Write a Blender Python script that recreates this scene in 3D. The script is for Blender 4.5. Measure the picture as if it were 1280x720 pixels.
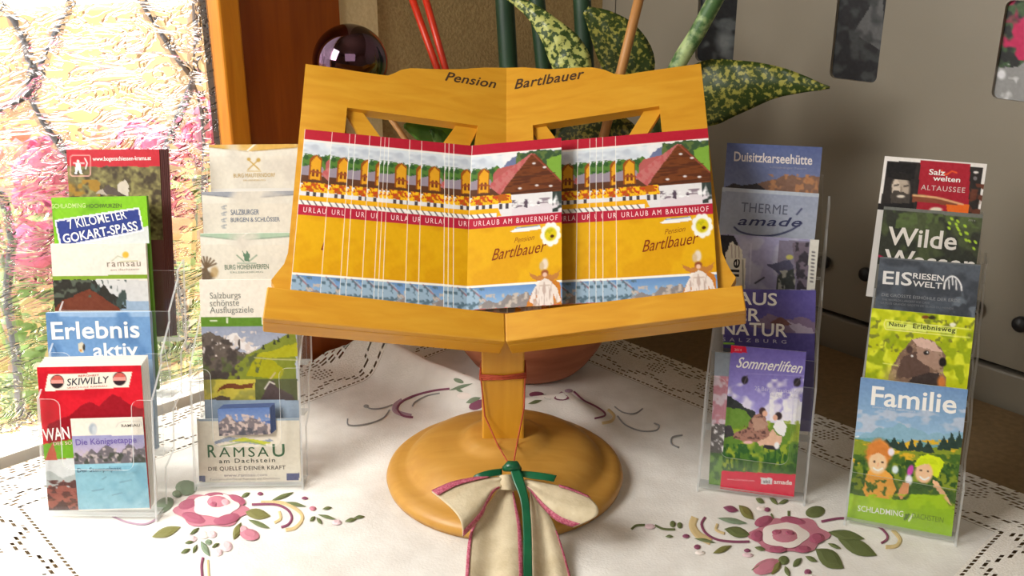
import bpy, math, random
import numpy as np
from mathutils import Vector as V, noise as mnoise

for o in list(bpy.data.objects):
    bpy.data.objects.remove(o)
sc = bpy.context.scene
COL = sc.collection
R = math.radians

# ------------------------------------------------------------ camera, sky, lights, exposure
TZ = 0.75                                     # height of the table top
CAMP = V((0, 0, TZ + 0.56)); PITCH = R(20); F = 1250.0
cam = bpy.data.cameras.new('camera'); cam.sensor_width = 36; cam.lens = 36 * F / 1280
cam.clip_start = 0.02
co = bpy.data.objects.new('camera', cam); COL.objects.link(co)
co.location = CAMP; co.rotation_euler = (R(90) - PITCH, 0, 0)
sc.camera = co
sc.view_settings.view_transform = 'Standard'; sc.view_settings.look = 'None'
sc.view_settings.gamma = 1; sc.view_settings.use_curve_mapping = False
sc.view_settings.exposure = 0.0
sc.cycles.transparent_max_bounces = 40
sc.cycles.max_bounces = 10
sc.cycles.sample_clamp_indirect = 6

wd = bpy.data.worlds.new('sky'); sc.world = wd; wd.use_nodes = True
bg = wd.node_tree.nodes['Background']
bg.inputs[0].default_value = (1.0, 0.985, 0.96, 1); bg.inputs[1].default_value = 3.2

def area(name, loc, target, size, size_y, power, color=(1, 1, 1)):
    l = bpy.data.lights.new(name, 'AREA'); l.shape = 'RECTANGLE'; l.size = size; l.size_y = size_y
    l.energy = power; l.color = color
    o = bpy.data.objects.new(name, l); COL.objects.link(o); o.location = loc
    o.rotation_euler = (V(target) - V(loc)).to_track_quat('-Z', 'Y').to_euler()
    return o
# added lamps standing in for unseen daylight, at left wall and behind camera
area('left_fill', (-1.05, 0.25, 1.75), (0.15, 1.0, 0.85), 0.5, 0.7, 24, (1.0, 0.975, 0.94))
area('rear_fill', (0.2, -1.2, 2.1), (0.1, 1.0, 0.9), 1.4, 1.0, 6.0, (1.0, 0.97, 0.93))

sl = bpy.data.lights.new('sun', 'SUN'); sl.energy = 7.0; sl.angle = R(9); sl.color = (1.0, 0.96, 0.9)      # high summer sun outside the window
so = bpy.data.objects.new('sun', sl); COL.objects.link(so); so.location = (-1.5, 2.5, 4)
so.rotation_euler = V((0.696 * 0.29, -0.718 * 0.29, -0.957)).to_track_quat('-Z', 'Y').to_euler()

# ------------------------------------------------------------ picking points of the place
FW = V((0, math.cos(PITCH), -math.sin(PITCH))); UP = V((0, math.sin(PITCH), math.cos(PITCH))); RT = V((1, 0, 0))
def ray(px, py):
    return FW + RT * ((px - 640) / F) + UP * ((360 - py) / F)
def hit(px, py, p0, n):
    d = ray(px, py); return CAMP + d * ((p0 - CAMP).dot(n) / d.dot(n))
def tab(px, py, z=TZ):
    return hit(px, py, V((0, 0, z)), V((0, 0, 1)))
def at_y(px, py, y):
    return hit(px, py, V((0, y, 0)), V((0, 1, 0)))
def on_height(px, py, fz, lo=0.4, hi=2.0):
    d = ray(px, py); a, b = lo, hi
    for _ in range(40):
        m = (a + b) / 2; p = CAMP + d * m
        if p.z > fz(p.x, p.y): a = m
        else: b = m
    return CAMP + d * ((a + b) / 2)
def proj(P):                                   # N x 3 world points to photograph coordinates
    q = P - np.array(CAMP)
    dep = q @ np.array(FW)
    return 640 + F * q[:, 0] / dep, 360 - F * (q @ np.array(UP)) / dep

# ------------------------------------------------------------ materials
def lin(c):
    c = np.clip(np.asarray(c, float) / 255, 0, 1)
    return np.where(c <= 0.04045, c / 12.92, ((c + 0.055) / 1.055) ** 2.4)
def rgba(c):
    return tuple(float(x) for x in lin(c)) + (1.0,)
def new_mat(name):
    m = bpy.data.materials.new(name); m.use_nodes = True
    nt = m.node_tree; return m, nt, nt.nodes['Principled BSDF']
def N(nt, typ, **kw):
    n = nt.nodes.new(typ)
    for k, v in kw.items():
        if k.startswith('i_'):
            key = k[2:]; key = int(key) if key.isdigit() else key.replace('_', ' ')
            n.inputs[key].default_value = v
        else: setattr(n, k, v)
    return n
def L(nt, a, b): nt.links.new(a, b)
def coords(nt, scale=(1, 1, 1), rot=(0, 0, 0)):
    tc = N(nt, 'ShaderNodeTexCoord'); mp = N(nt, 'ShaderNodeMapping')
    mp.inputs['Scale'].default_value = scale; mp.inputs['Rotation'].default_value = rot
    L(nt, tc.outputs['Object'], mp.inputs['Vector']); return mp.outputs['Vector']
def mottled(name, c1, c2, scale=60, rough=0.6, bump=0.0, stretch=(1, 1, 1), rot=(0, 0, 0), detail=4, lo=0.35, hi=0.65, metal=0.0, bscale=None, spec=None):
    m, nt, b = new_mat(name)
    v = coords(nt, stretch, rot)
    n = N(nt, 'ShaderNodeTexNoise', i_Scale=scale, i_Detail=detail); L(nt, v, n.inputs['Vector'])
    r = N(nt, 'ShaderNodeValToRGB'); e = r.color_ramp.elements
    e[0].position = lo; e[1].position = hi; e[0].color = rgba(c1); e[1].color = rgba(c2)
    L(nt, n.outputs['Fac'], r.inputs['Fac']); L(nt, r.outputs['Color'], b.inputs['Base Color'])
    b.inputs['Roughness'].default_value = rough; b.inputs['Metallic'].default_value = metal
    if spec is not None: b.inputs['Specular IOR Level'].default_value = spec
    if bump:
        n2 = n
        if bscale:
            n2 = N(nt, 'ShaderNodeTexNoise', i_Scale=bscale, i_Detail=3); L(nt, v, n2.inputs['Vector'])
        bp = N(nt, 'ShaderNodeBump', i_Strength=bump, i_Distance=0.002)
        L(nt, n2.outputs['Fac'], bp.inputs['Height']); L(nt, bp.outputs['Normal'], b.inputs['Normal'])
    return m
def printed():
    m, nt, b = new_mat('printed_paper')
    a = N(nt, 'ShaderNodeAttribute', attribute_name='ink'); L(nt, a.outputs['Color'], b.inputs['Base Color'])
    b.inputs['Roughness'].default_value = 0.42; b.inputs['Specular IOR Level'].default_value = 0.3
    return m
def thread():
    m, nt, b = new_mat('embroidery_thread')
    a = N(nt, 'ShaderNodeAttribute', attribute_name='ink')
    v = coords(nt, (1, 1, 1), (0, 0, 0.6)); w = N(nt, 'ShaderNodeTexWave', i_Scale=260.0, i_Distortion=1.0); L(nt, v, w.inputs['Vector'])
    bp = N(nt, 'ShaderNodeBump', i_Strength=0.35, i_Distance=0.0008); L(nt, w.outputs['Fac'], bp.inputs['Height'])
    L(nt, a.outputs['Color'], b.inputs['Base Color']); L(nt, bp.outputs['Normal'], b.inputs['Normal'])
    b.inputs['Roughness'].default_value = 0.6
    return m
def acrylic(name, tint, clear):
    m, nt, b = new_mat(name); nt.nodes.remove(b)
    out = nt.nodes['Material Output']
    t = N(nt, 'ShaderNodeBsdfTransparent'); t.inputs[0].default_value = tint
    g = N(nt, 'ShaderNodeBsdfGlossy', i_Roughness=0.06)
    df = N(nt, 'ShaderNodeBsdfDiffuse'); df.inputs[0].default_value = (0.9, 0.92, 0.92, 1)
    tl = N(nt, 'ShaderNodeBsdfTranslucent'); tl.inputs[0].default_value = (0.95, 0.96, 0.96, 1)
    d = N(nt, 'ShaderNodeMixShader', i_0=0.6); L(nt, df.outputs[0], d.inputs[1]); L(nt, tl.outputs[0], d.inputs[2])
    m1 = N(nt, 'ShaderNodeMixShader', i_0=clear); L(nt, d.outputs[0], m1.inputs[1]); L(nt, t.outputs[0], m1.inputs[2])
    m2 = N(nt, 'ShaderNodeMixShader', i_0=0.045); L(nt, m1.outputs[0], m2.inputs[1]); L(nt, g.outputs[0], m2.inputs[2])
    L(nt, m2.outputs[0], out.inputs['Surface'])
    return m
def rippled_glass():
    m, nt, b = new_mat('rippled_glass'); nt.nodes.remove(b)
    out = nt.nodes['Material Output']
    v = coords(nt, (0.6, 0.6, 1.5))
    n1 = N(nt, 'ShaderNodeTexNoise', i_Scale=34.0, i_Detail=2.0, i_Distortion=2.2); L(nt, v, n1.inputs['Vector'])
    n2 = N(nt, 'ShaderNodeTexNoise', i_Scale=16.0, i_Detail=1.0, i_Distortion=0.6); L(nt, v, n2.inputs['Vector'])
    sb = N(nt, 'ShaderNodeMath', operation='SUBTRACT', i_1=0.5); L(nt, n1.outputs['Fac'], sb.inputs[0])
    ab = N(nt, 'ShaderNodeMath', operation='ABSOLUTE'); L(nt, sb.outputs[0], ab.inputs[0])
    mu = N(nt, 'ShaderNodeMath', operation='MULTIPLY', i_1=11.0, use_clamp=True); L(nt, ab.outputs[0], mu.inputs[0])
    ad = N(nt, 'ShaderNodeMath', operation='MULTIPLY_ADD', i_1=1.6); L(nt, n2.outputs['Fac'], ad.inputs[0])
    L(nt, mu.outputs[0], ad.inputs[2])
    bp = N(nt, 'ShaderNodeBump', i_Strength=0.9, i_Distance=0.006); L(nt, ad.outputs[0], bp.inputs['Height'])
    rf = N(nt, 'ShaderNodeBsdfRefraction', i_Roughness=0.0, i_IOR=1.22); L(nt, bp.outputs['Normal'], rf.inputs['Normal'])
    gl = N(nt, 'ShaderNodeBsdfGlossy', i_Roughness=0.05); L(nt, bp.outputs['Normal'], gl.inputs['Normal'])
    tr = N(nt, 'ShaderNodeBsdfTransparent')
    m1 = N(nt, 'ShaderNodeMixShader', i_0=0.38); L(nt, rf.outputs[0], m1.inputs[1]); L(nt, tr.outputs[0], m1.inputs[2])
    m2 = N(nt, 'ShaderNodeMixShader', i_0=0.06); L(nt, m1.outputs[0], m2.inputs[1]); L(nt, gl.outputs[0], m2.inputs[2])
    L(nt, m2.outputs[0], out.inputs['Surface'])
    return m
def wood(name, c1, c2, c3, along='x', rough=0.38, scale=1.0):
    m, nt, b = new_mat(name)
    st = {'x': (1.2, 14, 14), 'y': (14, 1.2, 14), 'z': (14, 14, 1.2)}[along]
    v = coords(nt, tuple(s * scale for s in st))
    n = N(nt, 'ShaderNodeTexNoise', i_Scale=6.0, i_Detail=6.0, i_Distortion=0.6); L(nt, v, n.inputs['Vector'])
    r = N(nt, 'ShaderNodeValToRGB'); e = r.color_ramp.elements
    e[0].position = 0.3; e[1].position = 0.72; e[0].color = rgba(c1); e[1].color = rgba(c3)
    k = e.new(0.5); k.color = rgba(c2)
    L(nt, n.outputs['Fac'], r.inputs['Fac']); L(nt, r.outputs['Color'], b.inputs['Base Color'])
    b.inputs['Roughness'].default_value = rough
    return m

M = {}
M['print'] = printed()
M['thread'] = thread()
M['honey'] = wood('honey_varnished_wood', (202, 140, 30), (209, 149, 37), (215, 158, 45), 'x')
M['honey_v'] = wood('honey_varnished_post', (202, 140, 28), (209, 148, 34), (216, 156, 42), 'z')
M['foot'] = wood('honey_varnished_foot', (188, 136, 54), (194, 143, 60), (200, 150, 68), 'x', 0.42)
M['carved'] = mottled('burnt_lettering', (58, 36, 16), (74, 46, 20), 80, 0.8)
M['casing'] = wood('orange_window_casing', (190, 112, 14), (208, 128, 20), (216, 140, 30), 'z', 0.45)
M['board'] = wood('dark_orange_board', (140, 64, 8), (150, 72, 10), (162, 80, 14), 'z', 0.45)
M['acrylic'] = acrylic('clear_acrylic', (0.985, 0.99, 0.99, 1), 0.985)
M['acrylic_edge'] = acrylic('acrylic_cut_edge', (0.92, 0.94, 0.94, 1), 0.4)
M['glass'] = rippled_glass()
M['glare_white'] = mottled('sill_glare_white', (240, 236, 226), (246, 242, 234), 20, 0.5)
M['iron'] = mottled('grey_iron', (120, 122, 130), (148, 150, 156), 90, 0.6, 0.3)
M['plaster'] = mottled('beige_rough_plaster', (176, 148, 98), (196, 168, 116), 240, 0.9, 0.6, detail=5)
M['cream'] = mottled('painted_lit_plaster', (226, 202, 150), (234, 212, 162), 200, 0.9, 0.3)
M['cloth'] = mottled('white_linen', (226, 222, 214), (238, 235, 228), 30, 0.92, 0.25, bscale=420, spec=0.1)
M['lace'] = mottled('white_crochet_lace', (232, 226, 214), (244, 239, 230), 500, 0.95, 0.5, spec=0.1)
M['tabletop'] = mottled('brown_table_cover', (124, 102, 70), (138, 114, 80), 120, 0.8, 0.2)
M['tablewood'] = wood('brown_table_wood', (120, 76, 36), (132, 86, 44), (144, 96, 50), 'z', 0.5)
M['metal'] = mottled('grey_painted_metal', (134, 126, 110), (142, 134, 118), 3.0, 0.42, 0.0, spec=0.4)
M['metal_dark'] = mottled('dark_gap', (30, 28, 26), (36, 34, 30), 20, 0.8)
M['knob'] = mottled('black_knob', (34, 34, 36), (42, 42, 44), 20, 0.4)
M['smoked'] = mottled('dark_glass_inset', (26, 27, 30), (34, 35, 40), 12, 0.15)
M['terracotta'] = mottled('terracotta', (176, 104, 72), (196, 124, 90), 14, 0.75, 0.15, stretch=(1, 1, 4))
M['soil'] = mottled('potting_soil', (40, 28, 18), (62, 44, 28), 120, 0.95, 0.8)
M['stem'] = mottled('dark_green_stem', (22, 50, 30), (40, 72, 42), 20, 0.5, stretch=(1, 1, 0.3))
M['stalk'] = mottled('mottled_stalk', (70, 104, 56), (170, 190, 130), 60, 0.5, lo=0.45, hi=0.6)
M['leaf_light'] = mottled('speckled_pale_leaf', (50, 72, 26), (178, 182, 100), 170, 0.4, lo=0.46, hi=0.54, detail=2)
M['leaf_dark'] = mottled('speckled_dark_leaf', (46, 64, 18), (156, 152, 66), 200, 0.4, lo=0.5, hi=0.62, detail=2)
M['leaf_green'] = mottled('green_leaf', (30, 84, 26), (96, 150, 50), 26, 0.4)
M['redstick'] = mottled('red_stick', (186, 36, 14), (206, 52, 22), 30, 0.4)
M['bamboo'] = mottled('tan_bamboo', (176, 120, 62), (196, 142, 80), 20, 0.5, stretch=(1, 1, 0.2))
M['linen'] = mottled('natural_linen_ribbon', (196, 180, 146), (214, 200, 168), 60, 0.9, 0.35, bscale=260)
M['trim'] = mottled('crimson_ribbon_edge', (160, 50, 78), (206, 120, 140), 520, 0.7, 0.3)
M['green_satin'] = mottled('green_satin', (8, 82, 52), (18, 100, 64), 40, 0.3)
M['cord'] = mottled('rust_red_cord', (168, 62, 34), (186, 78, 44), 200, 0.7)
M['facade'] = mottled('orange_facade', (212, 170, 120), (224, 186, 138), 3, 0.9)
M['petal'] = mottled('pink_petal', (244, 130, 176), (250, 170, 204), 30, 0.7)
M['green_out'] = mottled('garden_leaf', (150, 186, 110), (186, 212, 140), 20, 0.7)
M['pave'] = mottled('pale_terrace', (196, 190, 176), (214, 208, 196), 6, 0.9)
M['room'] = mottled('room_plaster', (172, 158, 132), (182, 168, 142), 8, 0.9)
M['floorwood'] = wood('floor_boards', (130, 84, 44), (142, 94, 52), (154, 104, 60), 'x', 0.5)

def ball_mat():
    m, nt, b = new_mat('iridescent_mirror_glass')
    v = coords(nt); n = N(nt, 'ShaderNodeTexNoise', i_Scale=16.0, i_Detail=2.0); L(nt, v, n.inputs['Vector'])
    r = N(nt, 'ShaderNodeValToRGB'); e = r.color_ramp.elements
    e[0].position = 0.36; e[0].color = rgba((108, 82, 102)); e[1].position = 0.6; e[1].color = rgba((158, 156, 104))
    k = e.new(0.5); k.color = rgba((92, 76, 84))
    L(nt, n.outputs['Fac'], r.inputs['Fac']); L(nt, r.outputs['Color'], b.inputs['Base Color'])
    b.inputs['Metallic'].default_value = 1.0; b.inputs['Roughness'].default_value = 0.06
    return m
M['ball'] = ball_mat()

# ------------------------------------------------------------ mesh helpers
class MB:
    """Collects shapes for one mesh; every face has a material slot, every vertex may have an ink colour."""
    def __init__(s): s.v = []; s.f = []; s.m = []; s.c = []
    def add(s, vs, fs, mi=0, col=(1, 1, 1)):
        o = len(s.v); s.v += [tuple(p) for p in vs]; s.c += [tuple(col)] * len(vs)
        s.f += [tuple(i + o for i in f) for f in fs]; s.m += [mi] * len(fs); return s
    def prism(s, pts, ext, mi=0, mside=None, col=(1, 1, 1)):
        n = len(pts); a = [V(p) for p in pts]; b = [p + V(ext) for p in a]
        s.add(a + b, [tuple(range(n)), tuple(reversed(range(n, 2 * n)))], mi, col)
        o = len(s.v) - 2 * n
        k = mi if mside is None else mside
        s.f += [(o + i, o + n + i, o + n + (i + 1) % n, o + (i + 1) % n) for i in range(n)]; s.m += [k] * n; return s
    def holed(s, outer, holes, ext, mi=0):
        """plate with openings: outlines in 3-D on one plane, extruded by ext"""
        from mathutils.geometry import tessellate_polygon
        loops = [[V(p) for p in outer]] + [[V(p) for p in h] for h in holes]
        flat = [p for l in loops for p in l]; tri = tessellate_polygon(loops)
        n = len(flat); e = V(ext)
        s.add(flat + [p + e for p in flat], [tuple(t) for t in tri] + [tuple(i + n for i in reversed(t)) for t in tri], mi)
        o = len(s.v) - 2 * n; k = 0
        for l in loops:
            m = len(l)
            for i in range(m):
                a, b = o + k + i, o + k + (i + 1) % m
                s.f.append((a, b, b + n, a + n)); s.m.append(mi)
            k += m
        return s
    def box(s, o, a, b, c, mi=0):
        o, a, b, c = V(o), V(a), V(b), V(c)
        return s.prism([o, o + a, o + a + b, o + b], c, mi)
    def tube(s, path, rad, n=10, mi=0, flat=1.0, caps=True, col=(1, 1, 1)):
        path = [V(p) for p in path]; m = len(path)
        rr = rad if isinstance(rad, (list, tuple)) else [rad] * m
        vs = []; up = V((0, 0, 1))
        for i, p in enumerate(path):
            t = (path[min(i + 1, m - 1)] - path[max(i - 1, 0)]).normalized()
            if abs(t.dot(up)) > 0.95: up = V((0, 1, 0)) if abs(t.y) < 0.9 else V((1, 0, 0))
            x = t.cross(up).normalized(); y = x.cross(t).normalized(); up = y
            for k in range(n):
                w = 2 * math.pi * k / n
                vs.append(p + x * (math.cos(w) * rr[i]) + y * (math.sin(w) * rr[i] * flat))
        fs = [(i * n + k, i * n + (k + 1) % n, (i + 1) * n + (k + 1) % n, (i + 1) * n + k) for i in range(m - 1) for k in range(n)]
        if caps: fs += [tuple(reversed(range(n))), tuple(range((m - 1) * n, m * n))]
        return s.add(vs, fs, mi, col)
    def lathe(s, c, prof, n=48, mi=0):
        c = V(c); vs = []; m = len(prof)
        for r, z in prof:
            for k in range(n):
                w = 2 * math.pi * k / n; vs.append(c + V((r * math.cos(w), r * math.sin(w), z)))
        fs = [(i * n + k, (i + 1) * n + k, (i + 1) * n + (k + 1) % n, i * n + (k + 1) % n) for i in range(m - 1) for k in range(n)]
        fs += [tuple(range(n)), tuple(reversed(range((m - 1) * n, m * n)))]
        return s.add(vs, fs, mi)
    def sheet(s, rows, mi=0, th=0.0, col=(1, 1, 1)):
        """open surface from rows of points, given a thickness along its normals when th is set"""
        h, w = len(rows), len(rows[0]); P = [[V(p) for p in r] for r in rows]
        flat = [p for r in P for p in r]
        fs = [(i * w + k, i * w + k + 1, (i + 1) * w + k + 1, (i + 1) * w + k) for i in range(h - 1) for k in range(w - 1)]
        if not th: return s.add(flat, fs, mi, col)
        back = []
        for i in range(h):
            for k in range(w):
                a = P[min(i + 1, h - 1)][k] - P[max(i - 1, 0)][k]; b = P[i][min(k + 1, w - 1)] - P[i][max(k - 1, 0)]
                back.append(P[i][k] + b.cross(a).normalized() * th)
        n = h * w; ring = [k for k in range(w)] + [i * w + w - 1 for i in range(1, h)] + [(h - 1) * w + k for k in range(w - 2, -1, -1)] + [i * w for i in range(h - 2, 0, -1)]
        fs2 = [tuple(i + n for i in reversed(f)) for f in fs]
        fs3 = [(ring[i], ring[i] + n, ring[(i + 1) % len(ring)] + n, ring[(i + 1) % len(ring)]) for i in range(len(ring))]
        return s.add(flat + back, fs + fs2 + fs3, mi, col)

BASE = {}
def tag(o, label=None, cat=None, group=None, kind=None):
    for k, v in (('label', label), ('category', cat), ('group', group), ('kind', kind)):
        if v: o[k] = v
    return o
def empty(name, base, label, cat, group=None):
    o = bpy.data.objects.new(name, None); COL.objects.link(o); o.location = base; o.empty_display_size = 0.02
    BASE[o.name] = V(base); return tag(o, label, cat, group)
def build(name, mb, mats, parent=None, base=None, smooth=False, ink=False, bevel=0.0):
    """links the collected shapes as ONE mesh object; children share their thing's base"""
    if parent is not None: b = BASE[parent.name]
    else: b = V(base) if base is not None else V((0, 0, 0))
    me = bpy.data.meshes.new(name)
    vs = np.array(mb.v, float) - np.array(b)
    me.from_pydata(vs.tolist(), [], mb.f)
    for m in (mats if isinstance(mats, (list, tuple)) else [mats]): me.materials.append(M[m])
    me.polygons.foreach_set('material_index', mb.m)
    if smooth: me.polygons.foreach_set('use_smooth', [True] * len(mb.f))
    if ink:
        at = me.color_attributes.new('ink', 'FLOAT_COLOR', 'POINT')
        c = np.ones((len(mb.v), 4)); c[:, :3] = np.array(mb.c); at.data.foreach_set('color', c.ravel())
    me.update()
    o = bpy.data.objects.new(name, me); COL.objects.link(o); BASE[o.name] = b
    if parent is not None: o.parent = parent
    else: o.location = b
    if bevel:
        bv = o.modifiers.new('edge', 'BEVEL'); bv.width = bevel; bv.segments = 2; bv.limit_method = 'ANGLE'; bv.angle_limit = R(40)
    return o
def struct(name, mb, mats, **kw):
    return tag(build(name, mb, mats, **kw), kind='structure')

# ------------------------------------------------------------ lettering
_TX = {}
def glyphs(s, bold=0.0, shear=0.0, space=1.0):
    bold = min(bold, 0.005 if ('M' in s or 'W' in s and len(s) > 6) else 0.016); key = (s, bold, shear, space)
    if key not in _TX:
        cu = bpy.data.curves.new('lettering', 'FONT'); cu.body = s; cu.offset = bold; cu.shear = shear
        cu.resolution_u = 3; cu.space_character = space
        ob = bpy.data.objects.new('lettering', cu); COL.objects.link(ob)
        dg = bpy.context.evaluated_depsgraph_get(); me = bpy.data.meshes.new_from_object(ob.evaluated_get(dg))
        vs = np.array([v.co[:2] for v in me.vertices]); fs = [tuple(p.vertices) for p in me.polygons]
        bpy.data.objects.remove(ob); bpy.data.curves.remove(cu); bpy.data.meshes.remove(me)
        _TX[key] = (vs, fs)
    return _TX[key]
def write(mb, s, p0, p1, h, col, pl, lift=0.0004, bold=0.0, shear=0.0, space=1.0, mi=0, bow=None):
    """p0, p1: the two ends of the baseline; h: height above it; pl = (point, normal) of the printed face"""
    P, n = pl; vs, fs = glyphs(s, bold, shear, space)
    a, b = hit(*p0, P, n), hit(*p1, P, n); x = b - a; w = x.length; x = x / w
    y = n.cross(x).normalized()
    hh = h * w / math.dist(p0, p1)
    x0, x1 = vs[:, 0].min(), vs[:, 0].max(); y1 = vs[:, 1].max()
    pts = []
    for gx, gy in vs:
        t = (gx - x0) / (x1 - x0); q = a + x * (t * w) + y * (gy / y1 * hh) + n * lift
        if bow: q += y * (bow * hh * math.sin(math.pi * t))
        pts.append(q)
    mb.add(pts, fs, mi, lin(col))

# ------------------------------------------------------------ printed pictures
def _h(ix, iy, seed):
    n = (ix.astype(np.int64) * 374761393 + iy.astype(np.int64) * 668265263 + seed * 974711) & 0x7fffffff
    n = ((n ^ (n >> 13)) * 1274126177) & 0x7fffffff
    return ((n ^ (n >> 16)) & 0xffff) / 65535.0
def vnoise(x, y, s, seed=0, oct=2):
    t = np.zeros_like(x); a = 1.0; tot = 0
    for k in range(oct):
        u, w = x / s * 2 ** k + 31.7 * k, y / s * 2 ** k + 17.3 * k
        iu, iw = np.floor(u), np.floor(w); fu, fw = u - iu, w - iw
        fu = fu * fu * (3 - 2 * fu); fw = fw * fw * (3 - 2 * fw)
        t += a * ((_h(iu, iw, seed) * (1 - fu) + _h(iu + 1, iw, seed) * fu) * (1 - fw) + (_h(iu, iw + 1, seed) * (1 - fu) + _h(iu + 1, iw + 1, seed) * fu) * fw)
        tot += a; a *= 0.5
    return t / tot
class Ink:
    """a picture painted on a page, in the photograph's coordinates of that page"""
    def __init__(s, x, y): s.x = x; s.y = y; s.c = np.ones((len(x), 3)) * 240.0
    def over(s, m, c):
        m = np.clip(np.asarray(m, float), 0, 1)[:, None]; s.c = s.c * (1 - m) + np.asarray(c, float) * m; return s
    def fill(s, c): return s.over(np.ones(len(s.x)), c)
    def band(s, y0, y1, c, sl=0.0, x0=0, c2=None):
        yy = s.y - sl * (s.x - x0); m = (yy >= y0) & (yy < y1)
        if c2 is None: return s.over(m, c)
        t = np.clip((yy - y0) / (y1 - y0), 0, 1)[:, None]
        s.c = np.where(m[:, None], np.asarray(c, float) * (1 - t) + np.asarray(c2, float) * t, s.c); return s
    def inside(s, pts, wob=0.0, ws=6, seed=1):
        x, y = s.x, s.y
        if wob:
            x = x + (vnoise(s.x, s.y, ws, seed) - 0.5) * 2 * wob; y = y + (vnoise(s.x, s.y, ws, seed + 5) - 0.5) * 2 * wob
        m = np.zeros(len(x), bool); n = len(pts)
        for i in range(n):
            (x1, y1), (x2, y2) = pts[i], pts[(i + 1) % n]
            if y1 == y2: continue
            c = ((y1 > y) != (y2 > y)) & (x < (x2 - x1) * (y - y1) / (y2 - y1) + x1); m ^= c
        return m
    def poly(s, pts, c, wob=0.0, ws=6, seed=1, a=1.0): return s.over(s.inside(pts, wob, ws, seed) * a, c)
    def ell(s, cx, cy, rx, ry, c, soft=0.3, wob=0.0, ws=4, seed=2, a=1.0, rot=0.0):
        x, y = s.x - cx, s.y - cy
        if rot: x, y = x * math.cos(rot) + y * math.sin(rot), -x * math.sin(rot) + y * math.cos(rot)
        d = np.sqrt((x / rx) ** 2 + (y / ry) ** 2)
        if wob: d = d + (vnoise(s.x, s.y, ws, seed) - 0.5) * 2 * wob
        return s.over(np.clip((1 - d) / max(soft, 1e-3) + 0.5, 0, 1) * a, c)
    def line(s, pts, w, c, a=1.0):
        d = np.full(len(s.x), 1e9)
        for (x1, y1), (x2, y2) in zip(pts[:-1], pts[1:]):
            L2 = (x2 - x1) ** 2 + (y2 - y1) ** 2 + 1e-9
            t = np.clip(((s.x - x1) * (x2 - x1) + (s.y - y1) * (y2 - y1)) / L2, 0, 1)
            d = np.minimum(d, np.hypot(s.x - x1 - t * (x2 - x1), s.y - y1 - t * (y2 - y1)))
        return s.over(np.clip(w / 2 - d + 0.5, 0, 1) * a, c)
    def mott(s, m, c, size, lo=0.5, hi=0.65, seed=3, sx=1.0, sy=1.0, oct=2, a=1.0):
        n = vnoise(s.x * sx, s.y * sy, size, seed, oct)
        return s.over(np.clip((n - lo) / (hi - lo), 0, 1) * m * a, c)
    def grain(s, amp, size=3, seed=9):
        s.c = s.c + ((vnoise(s.x, s.y, size, seed, 2) - 0.5) * 2 * amp)[:, None]; return s
    def all(s): return np.ones(len(s.x))
    def yb(s, y0, y1, sl=0.0, x0=0):
        yy = s.y - sl * (s.x - x0); return ((yy >= y0) & (yy < y1)).astype(float)
INKGAIN = 1.0
def page(mb, a, u, v, w, h, n, paint, step, to_uv=None):
    """a fine net of coloured points on the page face from corner a along u (right) and v (down)"""
    nu, nv = max(2, int(w / step) + 1), max(2, int(h / step) + 1)
    gu, gv = np.meshgrid(np.linspace(0, w, nu), np.linspace(0, h, nv))
    P = np.array(a) + np.array(n) * 0.0001 + gu.ravel()[:, None] * np.array(u) + gv.ravel()[:, None] * np.array(v)
    if to_uv: x, y = gu.ravel() / w * to_uv[0], gv.ravel() / h * to_uv[1]
    else: x, y = proj(P)
    k = Ink(x, y); paint(k); k.grain(7 if not to_uv else 3, 3.0)
    col = np.minimum(lin(np.clip(k.c, 4, 250)) * INKGAIN, 0.88)
    o = len(mb.v); mb.v += [tuple(p) for p in P.tolist()]; mb.c += [tuple(c) for c in col.tolist()]
    for i in range(nv - 1):
        for j in range(nu - 1):
            q = o + i * nu + j; mb.f.append((q, q + nu, q + nu + 1, q + 1)); mb.m.append(0)

# ------------------------------------------------------------ the room
def v2(a, z=0.0): return V((a[0], a[1], z))
WL = V((0.718, 0.696, 0)).normalized()              # along the window wall, away from the camera
NW = V((0.696, -0.718, 0)).normalized()             # out of the window wall into the room
UC = V((0.643, -0.766, 0)).normalized()             # along the cabinet front, towards the camera
NC = V((-0.766, -0.643, 0)).normalized()            # out of the cabinet front
CN = V((0.145, 1.662, 0))                           # where the window wall meets the cabinet
Z = V((0, 0, 1))
def wall_s(px, py, off=0.0):                        # distance from the corner along the window wall
    p = hit(px, py, CN + NW * off, NW); return (CN - p).dot(WL), p.z
def wp(s, z, off=0.0): return CN - WL * s + NW * off + Z * z
def cab(px, py, off=0.0):
    p = hit(px, py, CN + NC * off, NC); return (p - CN).dot(UC), p.z
def cp(s, z, off=0.0): return CN + UC * s + NC * off + Z * z

S_GL = wall_s(279, 120)[0]; S_FR = wall_s(302, 120)[0]; S_BD = wall_s(421, 40)[0]; S_CR = wall_s(470, 40)[0]
WZ0, WZ1, S_FAR = TZ + 0.006, 2.15, 2.15
m = MB()
m.box(wp(-0.45, 0), -WL * (S_GL - 0.1 + 0.45), Z * 2.6, -NW * 0.12)
m.box(wp(S_GL - 0.1, 0), -WL * 0.1, Z * 2.6, -NW * 0.012)
m.box(wp(S_GL, 0), -WL * (S_FAR - S_GL), Z * (WZ0 - 0.03), -NW * 0.12)
m.box(wp(S_GL, WZ1), -WL * (S_FAR - S_GL), Z * (2.6 - WZ1), -NW * 0.12)
m.box(wp(S_FAR, 0), -WL * (3.2 - S_FAR), Z * 2.6, -NW * 0.12)
struct('wall_left', m, 'plaster')
struct('wall_right', MB().box(cp(-0.1, 0, -0.42), UC * 3.5, Z * 2.6, -NC * 0.1), 'room')
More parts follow.
